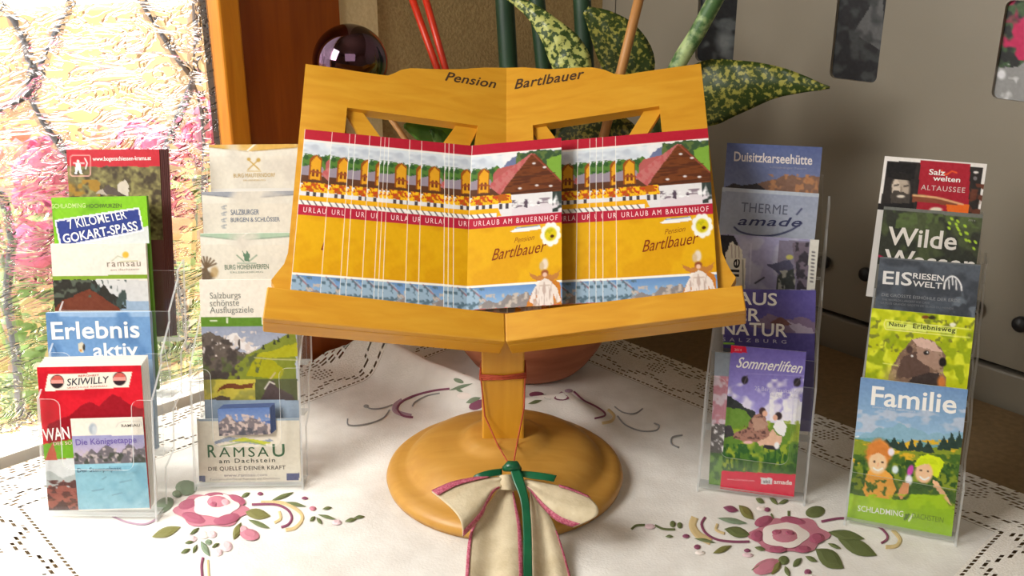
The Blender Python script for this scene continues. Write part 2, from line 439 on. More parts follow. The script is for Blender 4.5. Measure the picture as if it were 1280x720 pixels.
struct('wall_back', MB().box(wp(3.2, 0), NW * 3.4, Z * 2.6, -WL * 0.1), 'room')
struct('wall_front', MB().box(wp(-0.45, 0, 3.4), -WL * 3.65, Z * 2.6, NW * 0.1), 'room')
struct('floor', MB().box(wp(-0.45, -0.05), -WL * 3.65, NW * 3.4, Z * 0.05), 'floorwood')
struct('ceiling', MB().box(wp(-0.45, 2.6), -WL * 3.65, NW * 3.4, Z * 0.05), 'room')
# casing board, and a wall strip with its brighter light coloured in as cream
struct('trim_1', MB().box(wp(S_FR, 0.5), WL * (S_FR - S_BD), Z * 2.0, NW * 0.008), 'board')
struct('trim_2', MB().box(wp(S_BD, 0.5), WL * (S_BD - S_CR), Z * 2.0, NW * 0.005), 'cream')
w1 = tag(bpy.data.objects.new('window_1', None), kind='structure'); COL.objects.link(w1); BASE['window_1'] = V((0, 0, 0))
m = MB()
m.box(wp(S_GL + 0.004, WZ0 - 0.03, -0.014), WL * (S_GL - S_FR + 0.004), Z * (WZ1 - WZ0 + 0.06), NW * 0.030)
m.box(wp(S_GL, WZ1, -0.05), -WL * (S_FAR - S_GL), Z * 0.034, NW * 0.05)
m.box(wp(S_FAR, WZ0, -0.05), WL * 0.03, Z * (WZ1 - WZ0), NW * 0.05)
build('window_frame', m, 'casing', w1, bevel=0.003)
build('window_sill', MB().box(wp(S_GL, WZ0 - 0.03, -0.05), -WL * (S_FAR - S_GL), Z * 0.030, NW * 0.05), 'glare_white', w1)  # sill coloured white to stand for the window glare that bleaches it
m = MB(); m.box(wp(S_GL + 0.004, WZ0, -0.0265), WL * 0.003, Z * (WZ1 - WZ0), NW * 0.018)
build('glazing_seal', m, 'metal_dark', w1)
m = MB(); m.sheet([[wp(S_GL - 0.002 + (S_FAR - S_GL) * i / 40, z, -0.01) for i in range(41)] for z in (WZ0, WZ1)])
build('glass_pane', m, 'glass', w1)

# what lies outside the window
struct('exterior_wall', MB().box(wp(-2.5, -0.4, -2.6), -WL * 9, Z * 1.42, -NW * 0.3), 'facade')
struct('exterior_ground', MB().box(wp(-3, -0.5, -0.13), -WL * 10, -NW * 14, Z * 0.05), 'pave')
m = MB()
def iron(px, r=0.0052): m.tube([hit(x, y, CN - NW * 0.06, NW) for x, y in px], r, 8)
iron([(-40, -30), (0, 6), (18, 22), (32, 50), (40, 85), (38, 116)]); iron([(100, -30), (90, 0), (75, 35), (58, 70), (46, 105), (38, 118)])
iron([(38, 116), (15, 130), (-40, 160)]); iron([(38, 116), (55, 150), (85, 195), (105, 240), (112, 300), (96, 360)])
iron([(150, -40), (178, 0), (200, 35), (225, 75), (244, 98)]); iron([(244, -40), (245, 0), (247, 50), (246, 98)])
iron([(244, 98), (226, 140), (208, 185), (198, 230), (206, 300), (228, 370), (238, 440)]); iron([(246, 98), (255, 140), (258, 185), (256, 240), (262, 330)])
iron([(-30, 230), (4, 245), (16, 300), (8, 370), (20, 440), (26, 520)])
g = build('window_grille', m, 'iron', base=wp(1.2, 0.78, -0.06), smooth=True)
tag(g, 'branching grey iron grille behind the rippled window glass', 'grille')
rnd = random.Random(4)
struct('trim_3', MB().box(wp(S_GL - 0.1, 0.42, -0.13), -WL * 1.9, Z * 0.09, -NW * 0.34), 'pave')
def geranium(s, off, z, label, n, spread):
    base = wp(s, 0.51, off); r = empty('geranium_plant', base, label, 'flower', 'geraniums outside the window')
    f = MB()
    f.lathe(base, [(0.05, 0), (0.065, 0.09), (0.07, 0.1), (0.06, 0.1)], 16)
    build('flowerpot', f, 'terracotta', r, smooth=True)
    f = MB()
    for i in range(90):
        c = base + Z * (0.1 + rnd.random() * (z - 0.62)) - WL * rnd.uniform(-spread, spread) + NW * rnd.uniform(-0.09, 0.09)
        a = rnd.uniform(0, 6.3); u = V((math.cos(a), math.sin(a), rnd.uniform(-0.4, 0.4))) * 0.028; w = u.cross(Z).normalized() * 0.024
        f.add([c - u * 0.7, c + w * 0.9 - u * 0.2, c + w * 0.7 + u * 0.7, c + u, c - w * 0.7 + u * 0.7, c - w * 0.9 - u * 0.2], [(0, 1, 2, 3, 4, 5)])
    for i in range(5): f.tube([base + Z * 0.09, base + Z * (z - 0.56) - WL * rnd.uniform(-spread, spread) * 0.8], 0.004, 6)
    build('foliage', f, 'green_out', r)
    f = MB()
    for i in range(n):
        c = base + Z * (z - 0.51 + rnd.uniform(-0.1, 0.06)) - WL * rnd.uniform(-spread, spread) + NW * rnd.uniform(-0.05, 0.08)
        for k in range(26):
            d = V((rnd.gauss(0, 1), rnd.gauss(0, 1), rnd.gauss(0, 0.8))).normalized(); q = c + d * 0.034
            x = d.orthogonal().normalized() * 0.013; y = d.cross(x).normalized() * 0.013
            f.add([q - x - y, q + x - y, q + x + y, q - x + y, q + d * 0.004], [(0, 1, 4), (1, 2, 4), (2, 3, 4), (3, 0, 4)])
    build('blossoms', f, 'petal', r)
sA = wall_s(232, 330, -0.25)[0]; sB = wall_s(30, 300, -0.25)[0]; sC = wall_s(130, 340, -0.25)[0]
geranium(sA, -0.30, 0.98, 'pink geranium outside the window, nearest the wooden casing', 8, 0.07)
geranium(sC, -0.30, 0.94, 'pink geranium outside the window, behind the holder with the red archery leaflets', 7, 0.1)
geranium(sB, -0.30, 1.0, 'pink geranium outside the window, at the left edge of the photo', 9, 0.1)

# ------------------------------------------------------------ grey metal cabinet
cbr = empty('metal_cabinet', cp(1.0, 0, -0.2), 'grey painted metal cabinet with a row of dark glass insets and black knobs', 'cabinet')
zg = (cab(1280, 470)[1] + cab(1018, 388)[1]) / 2
build('plinth', MB().box(cp(0.0, 0, -0.006), UC * 2.1, Z * (zg - 0.004), -NC * 0.39), 'metal', cbr, bevel=0.003)
build('carcass', MB().box(cp(0.0, zg - 0.004, -0.02), UC * 2.1, Z * (2.0 - zg), -NC * 0.375), 'metal_dark', cbr)
s_seam = cab(769, 20)[0]
slots = []
for (x0, x1, yb, yt) in ((869, 917, 65.5, -60), (1036.5, 1096, 96, -22), (1236, 1306, 136, 1)):
    a, zb = cab((x0), yb); b, _ = cab(x1, yb); zt = cab((x0 + x1) / 2 + 5, yt)[1]; slots.append((a, b, zb, zt))
zb = sum(q[2] for q in slots) / 3; zt = slots[2][3]
def rrect(a, b, z0, z1, r, fn, off=0.0, n=5):
    out = []
    for cx, cz, w0 in ((b - r, z0 + r, -90), (b - r, z1 - r, 0), (a + r, z1 - r, 90), (a + r, z0 + r, 180)):
        for k in range(n + 1):
            w = R(w0 + 90 * k / n); out.append(fn(cx + r * math.cos(w), cz + r * math.sin(w), off))
    return out
def sheet_front(s0, s1, holes, nm):
    mb = MB(); mb.holed([cp(s0, zg + 0.006), cp(s1, zg + 0.006), cp(s1, 2.0), cp(s0, 2.0)], holes, -NC * 0.012)
    return build(nm, mb, 'metal', cbr)
sheet_front(0.0, s_seam - 0.0012, [], 'end_panel')
ww = [(q[0], q[1]) for q in slots]
front = sheet_front(s_seam + 0.0012, 2.1, [rrect(a, b, zb, zt, 0.008, cp) for a, b in ww], 'front_panel')
for i, (a, b) in enumerate(ww):
    mb = MB(); mb.prism(rrect(a - 0.004, b + 0.004, zb - 0.004, zt + 0.004, 0.009, cp, -0.006), -NC * 0.004)
    mats = ['smoked']; ink = False
    if i == 2:                                       # red blossoms over pale grey, coloured onto the inset
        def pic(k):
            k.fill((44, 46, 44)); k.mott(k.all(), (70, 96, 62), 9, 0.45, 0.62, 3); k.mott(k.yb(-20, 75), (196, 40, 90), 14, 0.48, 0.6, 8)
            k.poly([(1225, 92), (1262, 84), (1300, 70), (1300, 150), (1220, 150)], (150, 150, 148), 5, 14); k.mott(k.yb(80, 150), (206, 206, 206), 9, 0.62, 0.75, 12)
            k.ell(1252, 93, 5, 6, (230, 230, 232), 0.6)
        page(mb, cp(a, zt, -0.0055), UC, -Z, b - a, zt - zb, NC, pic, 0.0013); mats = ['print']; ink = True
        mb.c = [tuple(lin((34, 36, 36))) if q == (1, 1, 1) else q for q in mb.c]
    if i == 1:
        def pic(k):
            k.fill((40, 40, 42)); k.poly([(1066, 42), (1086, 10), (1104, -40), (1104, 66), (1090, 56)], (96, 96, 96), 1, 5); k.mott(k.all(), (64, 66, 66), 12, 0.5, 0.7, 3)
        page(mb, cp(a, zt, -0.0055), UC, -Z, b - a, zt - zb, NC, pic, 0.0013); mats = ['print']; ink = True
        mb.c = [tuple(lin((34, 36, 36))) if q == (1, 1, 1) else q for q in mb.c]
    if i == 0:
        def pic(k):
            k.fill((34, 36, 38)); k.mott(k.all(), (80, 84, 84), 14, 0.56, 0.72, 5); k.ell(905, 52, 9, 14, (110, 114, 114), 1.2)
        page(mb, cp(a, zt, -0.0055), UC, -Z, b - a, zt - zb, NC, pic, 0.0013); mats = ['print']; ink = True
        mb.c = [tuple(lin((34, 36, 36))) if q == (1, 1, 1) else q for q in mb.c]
    build('glass_inset', mb, mats, front, ink=ink)
for (x, y) in ((1034, 326), (1087, 341), (1223, 382), (1280, 403), (858, 270), (905, 284)):
    s, z = cab(x, y); c = cp(s, z); mb = MB(); rr = 0.0095
    for k, (r_, d_) in enumerate(((0.006, -0.002), (0.006, 0.006), (rr, 0.007), (rr, 0.012), (rr * 0.8, 0.015), (0.0, 0.016))):
        ring = [c + NC * d_ + UC * (max(r_, 1e-4) * math.cos(w)) + Z * (max(r_, 1e-4) * math.sin(w)) for w in [2 * math.pi * q / 20 for q in range(20)]]
        mb.v += [tuple(p) for p in ring]; mb.c += [(1, 1, 1)] * 20
        if k:
            o = (k - 1) * 20
            for q in range(20): mb.f.append((o + q, o + (q + 1) % 20, o + 20 + (q + 1) % 20, o + 20 + q)); mb.m.append(0)
    build('knob', mb, 'knob', front, smooth=True)

# ------------------------------------------------------------ table and tablecloth
t0 = CN + NC * 0.004 + NW * 0.012
tb = empty('side_table', v2(t0 - WL * 0.6 + UC * 0.5, 0), 'brown covered table under the white embroidered cloth, in the corner by the cabinet', 'table')
build('table_top', MB().box(v2(t0, TZ - 0.035), -WL * 1.22, UC * 1.04, Z * 0.035), 'tabletop', tb, bevel=0.004)
mb = MB()
for (a, b, u, l) in ((0.06, 0.06, -WL, 1.08), (0.06, 0.95, -WL, 1.08)): mb.box(v2(t0 - WL * a + UC * b, TZ - 0.11), u * l, UC * 0.022, Z * 0.075)
for (a, b, l) in ((0.06, 0.06, 0.9), (1.13, 0.06, 0.9)): mb.box(v2(t0 - WL * a + UC * b, TZ - 0.11), UC * l, -WL * 0.022, Z * 0.075)
build('apron', mb, 'tablewood', tb)
for (a, b) in ((0.05, 0.05), (1.12, 0.05), (0.05, 0.93), (1.12, 0.93)):
    c = v2(t0 - WL * (a + 0.025) + UC * (b + 0.025), 0)
    build('leg', MB().lathe(c, [(0.02, 0), (0.024, 0.3), (0.03, 0.7), (0.03, TZ - 0.036)], 12), 'tablewood', tb, smooth=True)

RIDGE = [(-0.262, 1.252, 0.006), (-0.225, 1.243, 0.022), (-0.192, 1.236, 0.046), (-0.16, 1.21, 0.044), (-0.11, 1.165, 0.036), (-0.04, 1.108, 0.034), (0.015, 1.088, 0.020),
         (0.066, 1.088, 0.027), (0.092, 1.06, 0.015), (0.13, 0.995, 0.003), (0.2, 0.95, 0.0)]
def fz(x, y):
    h = 0.0
    for (x1, y1, a), (x2, y2, b) in zip(RIDGE[:-1], RIDGE[1:]):
        l2 = (x2 - x1) ** 2 + (y2 - y1) ** 2; t = max(0, min(1, ((x - x1) * (x2 - x1) + (y - y1) * (y2 - y1)) / l2))
        d = math.hypot(x - x1 - t * (x2 - x1), y - y1 - t * (y2 - y1)); h = max(h, (a + (b - a) * t) * math.exp(-(d / 0.022) ** 2))
    w = 0.0016 * (0.5 + 0.5 * mnoise.noise(V((x * 9 + y * 5, y * 5 - x * 4, 1.3)))) + 0.0014 * (1 + math.sin(38 * x + 30 * y + 4 * mnoise.noise(V((x * 6, y * 6, 0))))) * max(0, min(1, (0.98 - y) * 6)) * 0.5
    return TZ + 0.0015 + h + w
CL, CB, CR, CF = V((-0.625, 0.885, 0)), V((-0.005, 1.495, 0)), V((0.60, 0.83, 0)), V((-0.01, 0.215, 0))
def cloth_pt(a, b, lift=0.0):                        # a: from left corner to back corner side, b: towards the front right
    p = CL * (1 - a) * (1 - b) + CB * a * (1 - b) + CR * a * b + CF * (1 - a) * b
    return V((p.x, p.y, fz(p.x, p.y) + lift))
LW = 0.092 / 0.87
tc = empty('tablecloth', V((0, 0.85, TZ)), 'white linen tablecloth with crochet lace edge and embroidered roses on the table', 'tablecloth')
n = 150
build('linen_field', MB().sheet([[cloth_pt(LW + (1 - 2 * LW) * i / n, LW + (1 - 2 * LW) * j / n) for j in range(n + 1)] for i in range(n + 1)]), 'cloth', tc, smooth=True)
def lace_hole(i, k, K, n):                           # i along the edge, k rows from the outer edge (0) inwards
    if k >= K - 3: return k == K - 2 and i % 3 != 2
    per = 30; u = i % per; tri = abs(u - per / 2) / (per / 2)
    c1 = 3 + 6 * tri; c2 = K - 5 - 6 * (1 - tri)
    for c, lo, hi in ((c1, -1, 2), (c2, -1, 1)):
        if lo <= k - round(c) <= hi and k > 1: return (k % 2 == 0) and ((i + k * 2) % 4 != 0)
    if c1 + 4 < k < c2 - 3: return i % 2 == 0 and k % 2 == 0 and abs(u - per / 2) + abs(k - (c1 + c2) / 2) < 7
    return k > 1 and k < 5 and k % 2 == 0 and (i + k) % 5 < 2
def lace(side):
    K = 31; ni = 292; vs = {}; mb = MB()
    def P(i, k):
        if (i, k) not in vs:
            w = LW * k / K; t = w + (1 - 2 * w) * i / ni
            a, b = {0: (t, w), 1: (1 - w, t), 2: (1 - t, 1 - w), 3: (w, 1 - t)}[side]
            p = cloth_pt(a, b, 0.0004); vs[(i, k)] = len(mb.v); mb.v.append(tuple(p)); mb.c.append((1, 1, 1))
        return vs[(i, k)]
    for k in range(K):
        for i in range(ni):
            if k == 0 and i % 6 == 5: continue
            if not lace_hole(i, k, K, ni):
                mb.f.append((P(i, k), P(i + 1, k), P(i + 1, k + 1), P(i, k + 1))); mb.m.append(0)
    o = build('lace_border', mb, 'lace', tc); return o
for q in range(4): lace(q)

# embroidery worked on the cloth
EMB = {'p1': (196, 124, 140), 'p2': (168, 86, 110), 'p3': (222, 170, 178), 'w': (240, 230, 222), 'g': (98, 108, 62), 'g2': (122, 140, 112), 'o': (120, 118, 62), 'm': (134, 68, 96), 'y': (214, 190, 138), 'gr': (150, 150, 148), 'pp': (228, 200, 204), 'mv': (170, 140, 156)}
def stitch(mb, pts, c, lift, dome=0.0012):
    P = []
    for x, y in pts:
        q = on_height(x, y, fz); P.append(V((q.x, q.y, fz(q.x, q.y) + lift)))
    cx = sum((p for p in P), V()) / len(P); cx.z = fz(cx.x, cx.y) + lift + dome
    n = len(P); inner = [p.lerp(cx, 0.45) + Z * (dome * 0.6) for p in P]
    vs = P + inner + [cx]; fs = [(i, n + i, n + (i + 1) % n, (i + 1) % n) for i in range(n)] + [(n + i, 2 * n, n + (i + 1) % n) for i in range(n)]
    mb.add(vs, fs, 0, lin(EMB[c]))
def E(cx, cy, rx, ry, rot=0, n=14, wob=0.0, lobes=5):
    o = []
    for k in range(n):
        w = 2 * math.pi * k / n; r = 1 + wob * math.cos(lobes * w); x, y = rx * r * math.cos(w), ry * r * math.sin(w); a = R(rot)
        o.append((cx + x * math.cos(a) - y * math.sin(a), cy + x * math.sin(a) + y * math.cos(a)))
    return o
def lens(x1, y1, x2, y2, w, n=7):
    o = []; dx, dy = x2 - x1, y2 - y1; l = math.hypot(dx, dy); nx, ny = -dy / l, dx / l
    for s_ in (1, -1):
        for k in range(n):
            t = k / n if s_ > 0 else 1 - k / n; o.append((x1 + dx * t + nx * s_ * w * math.sin(math.pi * t), y1 + dy * t + ny * s_ * w * math.sin(math.pi * t)))
    return o
def strokeq(mb, pts, w, c, lift=0.0008):
    for i, ((x1, y1), (x2, y2)) in enumerate(zip(pts[:-1], pts[1:])):
        dx, dy = x2 - x1, y2 - y1; l = math.hypot(dx, dy) or 1; nx, ny = -dy / l * w / 2, dx / l * w / 2; ex, ey = dx / l * 0.8, dy / l * 0.8
        stitch(mb, [(x1 + nx - ex, y1 + ny - ey), (x2 + nx + ex, y2 + ny + ey), (x2 - nx + ex, y2 - ny + ey), (x1 - nx - ex, y1 - ny - ey)], c, lift, 0.0005)
def smooth(pts, k=5):
    o = []
    for i in range(len(pts) - 1):
        p0, p1, p2, p3 = pts[max(i - 1, 0)], pts[i], pts[i + 1], pts[min(i + 2, len(pts) - 1)]
        for j in range(k):
            t = j / k
            o.append(tuple(0.5 * (2 * p1[d] + (p2[d] - p0[d]) * t + (2 * p0[d] - 5 * p1[d] + 4 * p2[d] - p3[d]) * t * t + (3 * p1[d] - p0[d] - 3 * p2[d] + p3[d]) * t ** 3) for d in range(len(p1))))
    return o + [pts[-1]]
def motif(org, s, items, name, label):
    mb = MB(); f = lambda p: (org[0] + p[0] / s, org[1] + p[1] / s)
    for it in items:
        k = it[0]
        if k == 'E': stitch(mb, [f(p) for p in E(*it[1:6])], it[6], it[7] if len(it) > 7 else 0.0008)
        if k == 'F': stitch(mb, [f(p) for p in E(*it[1:5], 0, 40, it[5], it[6])], it[7], it[8])
        if k == 'L': stitch(mb, [f(p) for p in lens(*it[1:6])], it[6], 0.0009)
        if k == 'S': strokeq(mb, smooth([f(p) for p in it[1]]), it[2] / s, it[3], it[4] if len(it) > 4 else 0.0007)
    o = build(name, mb, 'thread', tc, ink=True); o['label'] = label; return o
rose_l = [('S', [(40, 235), (100, 260), (180, 270), (240, 245)], 9, 'mv'), ('S', [(660, 182), (760, 182), (815, 205), (835, 240), (820, 270), (790, 283)], 11, 'm'), ('S', [(700, 172), (800, 176), (870, 215), (880, 250), (850, 285), (810, 295)], 16, 'y', 0.0005),
          ('S', [(780, 215), (785, 245), (760, 262)], 12, 'y'),
          ('E', 365, 108, 48, 34, 0, 'g2'), ('E', 265, 185, 50, 30, -30, 'g2'), ('E', 325, 135, 22, 16, 0, 'g2'), ('L', 212, 328, 342, 282, 22, 'o'), ('L', 620, 216, 742, 234, 24, 'o'), ('L', 745, 165, 845, 128, 9, 'g'),
          ('L', 610, 150, 650, 130, 9, 'g'), ('L', 640, 250, 740, 290, 11, 'g'), ('L', 380, 318, 425, 286, 8, 'g'), ('L', 575, 340, 610, 262, 17, 'o'), ('E', 648, 318, 44, 26, 10, 'p1', 0.0012), ('E', 620, 295, 22, 18, 0, 'p3'),
          ('F', 478, 210, 158, 72, 0.10, 6, 'p1', 0.001), ('E', 375, 185, 45, 22, -15, 'p2', 0.0018), ('E', 400, 245, 55, 22, 15, 'p2', 0.0018), ('E', 545, 250, 60, 24, -12, 'p2', 0.0018), ('E', 590, 165, 42, 20, 20, 'p2', 0.0018), ('E', 500, 150, 55, 18, 0, 'p2', 0.0018),
          ('F', 497, 194, 100, 52, 0.08, 5, 'w', 0.0026), ('E', 505, 182, 48, 28, 0, 'p1', 0.0036), ('E', 540, 185, 22, 14, 0, 'p3', 0.0042), ('E', 490, 195, 18, 12, 0, 'p2', 0.0042),
          ('E', 440, 318, 26, 18, 0, 'w'), ('E', 480, 315, 22, 16, 0, 'pp'), ('E', 385, 335, 28, 16, 0, 'pp'), ('E', 545, 368, 26, 24, 0, 'pp'), ('E', 510, 395, 18, 16, 0, 'pp'), ('E', 465, 350, 16, 12, 0, 'g2'),
          ('L', 340, 400, 385, 380, 9, 'g'), ('L', 395, 400, 415, 360, 9, 'g'), ('L', 358, 356, 400, 348, 6, 'g'), ('L', 430, 345, 470, 415, 15, 'g2'), ('L', 478, 375, 515, 355, 7, 'g'), ('S', [(440, 420), (434, 455), (438, 510), (450, 560)], 12, 'm'), ('S', [(462, 430), (466, 500), (470, 560)], 10, 'y', 0.0005),
          ('L', 805, 172, 900, 192, 8, 'g'), ('L', 970, 204, 1015, 196, 6, 'g'), ('L', 950, 228, 1035, 250, 7, 'g'), ('L', 915, 258, 940, 236, 9, 'g'), ('L', 945, 240, 970, 272, 9, 'g'), ('L', 1070, 258, 1125, 246, 9, 'g'), ('L', 1110, 242, 1160, 236, 7, 'g'), ('E', 928, 200, 16, 10, 0, 'p1'), ('E', 1035, 262, 22, 12, 0, 'pp'), ('E', 893, 155, 15, 6, 0, 'm'), ('E', 695, 135, 14, 7, 0, 'm')]
motif((130, 580), 3.556, rose_l, 'embroidered_rose', 'pink embroidered rose in front of the left leaflet holders')
rose_r = [('S', [(395, 205), (380, 235), (400, 275), (450, 303), (520, 312), (590, 312)], 11, 'm'), ('S', [(350, 205), (340, 240), (365, 280), (420, 310)], 34, 'y', 0.0004), ('S', [(450, 235), (445, 260), (480, 275)], 12, 'y'),
          ('S', [(915, 222), (1000, 208), (1090, 218), (1160, 240), (1200, 275), (1205, 300), (1180, 318)], 11, 'm'), ('S', [(1230, 260), (1262, 300), (1245, 330), (1200, 335)], 18, 'y', 0.0004),
          ('E', 885, 180, 44, 26, -10, 'g'), ('L', 480, 256, 600, 285, 24, 'g'), ('L', 940, 270, 1105, 300, 24, 'g'), ('L', 985, 300, 1160, 375, 34, 'g'), ('L', 885, 345, 1012, 432, 40, 'g'), ('L', 450, 208, 585, 232, 13, 'g2'), ('L', 430, 365, 515, 330, 13, 'o'), ('L', 545, 150, 612, 215, 22, 'o'), ('L', 475, 160, 545, 175, 15, 'm'), ('L', 840, 378, 895, 402, 11, 'g'), ('L', 940, 320, 1000, 345, 9, 'g'),
          ('F', 768, 285, 170, 78, 0.10, 6, 'p1', 0.001), ('E', 655, 225, 42, 22, -20, 'p2', 0.0018), ('E', 630, 290, 30, 24, 0, 'p2', 0.0018), ('E', 790, 228, 62, 22, 12, 'p2', 0.0018), ('E', 890, 300, 36, 24, 0, 'p2', 0.0018), ('E', 720, 350, 40, 16, 0, 'p2', 0.0018), ('E', 830, 350, 36, 16, 0, 'p2', 0.0018),
          ('F', 750, 290, 104, 56, 0.06, 5, 'w', 0.0026), ('E', 750, 296, 60, 32, 0, 'p1', 0.0036), ('E', 715, 285, 24, 13, 0, 'p2', 0.0043), ('E', 770, 290, 24, 12, 10, 'p2', 0.0043),
          ('S', [(70, 255), (90, 240), (125, 238)], 10, 'g'), ('S', [(175, 240), (210, 255), (260, 258)], 10, 'g'), ('E', 252, 234, 13, 15, 0, 'g'), ('E', 283, 240, 12, 14, 0, 'g'), ('L', 218, 290, 255, 290, 6, 'g'), ('E', 311, 288, 16, 9, 0, 'm'), ('E', 361, 336, 15, 11, 0, 'm'), ('L', 345, 298, 445, 318, 7, 'g'), ('E', 150, 245, 24, 12, 0, 'pp'), ('E', 372, 362, 22, 9, 0, 'w'),
          ('E', 583, 352, 15, 8, 0, 'm'), ('L', 615, 338, 668, 350, 10, 'g'), ('E', 585, 372, 25, 10, 0, 'pp'), ('E', 672, 170, 14, 10, 0, 'm'), ('E', 645, 165, 22, 10, 0, 'w'), ('S', [(768, 178), (768, 195)], 12, 'g'), ('S', [(690, 190), (700, 210)], 8, 'g'),
          ('L', 620, 120, 660, 140, 12, 'g'), ('L', 680, 110, 720, 150, 10, 'g'), ('L', 720, 145, 770, 125, 9, 'g'),
          ('E', 668, 425, 62, 32, -20, 'p1', 0.0012), ('L', 600, 440, 720, 390, 17, 'g'), ('L', 690, 460, 735, 395, 16, 'o'), ('E', 745, 395, 24, 20, 0, 'g'), ('L', 785, 425, 825, 385, 14, 'g'), ('L', 750, 420, 770, 470, 11, 'g'), ('E', 852, 448, 16, 14, 0, 'm'), ('E', 855, 470, 34, 14, 0, 'w')]
motif((770, 590), 3.556, rose_r, 'embroidered_rose', 'pink embroidered rose in front of the right leaflet holders')
scroll_l = [('S', [(700, 640), (650, 632), (620, 605), (620, 575), (650, 545), (720, 515), (820, 490), (905, 480)], 12, 'm'), ('S', [(690, 632), (640, 620), (600, 600), (605, 570), (640, 545)], 26, 'mv', 0.0005), ('S', [(335, 650), (340, 682), (400, 685), (480, 668), (540, 640), (570, 600)], 8, 'gr'), ('S', [(430, 575), (470, 592), (530, 588), (585, 570)], 7, 'gr'), ('E', 440, 578, 16, 10, 0, 'gr'), ('S', [(700, 575), (720, 550), (780, 520), (850, 505)], 8, 'gr'),
            ('E', 940, 405, 16, 12, 50, 'g2'), ('E', 980, 405, 22, 14, 0, 'g2'), ('E', 960, 435, 30, 12, 20, 'g2'), ('L', 905, 490, 1040, 450, 9, 'g2'), ('L', 940, 480, 985, 498, 8, 'g2'), ('L', 1000, 560, 1085, 530, 16, 'g2'), ('E', 1065, 570, 50, 26, -20, 'm'), ('E', 990, 520, 40, 18, 0, 'w')]
motif((360, 380), 4.5, scroll_l, 'embroidered_scroll', 'mauve embroidered scroll behind the lectern base on the left')
scroll_r = [('S', [(330, 425), (380, 470), (440, 500), (485, 530), (490, 552), (440, 566)], 9, 'm'), ('S', [(510, 520), (540, 550), (525, 580), (480, 590)], 16, 'y', 0.0005), ('S', [(560, 555), (600, 600), (680, 632), (760, 630), (778, 605), (755, 592)], 8, 'gr'), ('S', [(545, 505), (590, 535), (650, 540), (690, 515)], 7, 'gr'), ('S', [(900, 655), (850, 665), (845, 700), (880, 720)], 8, 'gr'),
            ('E', 262, 458, 40, 14, 0, 'm'), ('E', 300, 420, 22, 10, 0, 'mv'), ('L', 85, 490, 160, 470, 9, 'g'), ('E', 130, 440, 40, 16, 0, 'm'), ('L', 160, 440, 210, 465, 11, 'g2')]
motif((640, 390), 4.236, scroll_r, 'embroidered_scroll', 'mauve embroidered scroll behind the lectern base on the right')

# ------------------------------------------------------------ wooden lectern
TILT, SPREAD = R(48), R(11.4)
H0 = at_y(632, 386, 0.93)
D = V((0, math.sin(TILT), math.cos(TILT)))
def side_axes(sgn, a):
    e = V((sgn * math.cos(a), -math.sin(a) * math.cos(TILT), math.sin(a) * math.sin(TILT)))
    n = e.cross(D).normalized()
    return e, (n if n.y < 0 else -n)
EL, NL = side_axes(-1, SPREAD); ER, NR = side_axes(1, SPREAD)
def pl(side, off=0.0): return (H0 + (NL if side == 'l' else NR) * off, NL if side == 'l' else NR)
def px3(side, pts, off=0.0):
    P, n = pl(side, off); return [hit(x, y, P, n) for x, y in pts]
BC = V((-0.0077, 0.94, TZ))
lc = empty('lectern', BC, 'honey coloured wooden book lectern on a round foot, standing on the white cloth', 'lectern')
prof = [(0.0, 0.053), (0.020, 0.053), (0.033, 0.0525), (0.040, 0.050), (0.045, 0.0455), (0.052, 0.043), (0.066, 0.041), (0.080, 0.0378), (0.091, 0.033), (0.099, 0.0265), (0.103, 0.0205), (0.107, 0.0178), (0.114, 0.0165), (0.120, 0.0142), (0.1245, 0.0105), (0.126, 0.006), (0.1245, 0.0025)]
lift = 0.0048
build('foot', MB().lathe(BC, [(max(r, 0.0005), z + lift - (0.0 if z > 0.003 else 0.002)) for r, z in reversed(prof)], 96), 'foot', lc, smooth=True)
pc = at_y(629, 556, 0.923); pw = 0.0435
pz0 = BC.z + 0.048
build('post', MB().box(V((pc.x - pw / 2, 0.923, pz0)), V((pw, 0, 0)), V((0, 0.032, 0)), Z * (H0.z - pz0 + 0.004)), 'honey_v', lc, bevel=0.002)
topL = [(382, 80), (420, 85), (455, 90.5), (485, 94.5), (494, 91), (502, 87), (513, 85.2), (535, 86), (558, 86.8), (579, 86.2), (606, 84.4)]
topR = [(655, 84.2), (672, 85.5), (687, 86.5), (704, 85.6), (720, 84.6), (740, 84.2), (755, 87), (767, 92), (780, 93.5), (805, 89.5), (832, 85.5), (876, 79.5)]
def hp(v, off=0.0):                                  # on the spine where both halves meet
    return H0 + D * v
tv = (at_y(631, 85, 1) - CAMP); 
def spine_at(py):
    lo, hi = -0.1, 0.5
    for _ in range(40):
        m_ = (lo + hi) / 2; y = proj(np.array([H0 + D * m_]))[1][0]
        if y > py: lo = m_
        else: hi = m_
    return lo
vt, vb = spine_at(84.8), -0.026
outL = px3('l', topL) + [hp(vt), hp(vb)] + px3('l', [(352, 378), (339, 350), (346, 341), (355, 330), (360, 316), (367, 240)])
outR = [hp(vt)] + px3('r', topR) + px3('r', [(892, 230), (903, 316), (908, 328), (914, 339), (920, 347), (906, 372)]) + [hp(vb)]
holeL = px3('l', [(434, 134.5), (515, 145.5), (597, 157), (590, 215), (428, 197)]); holeR = px3('r', [(666, 156.5), (745, 144.5), (824, 132.5), (830, 192), (668, 213)])
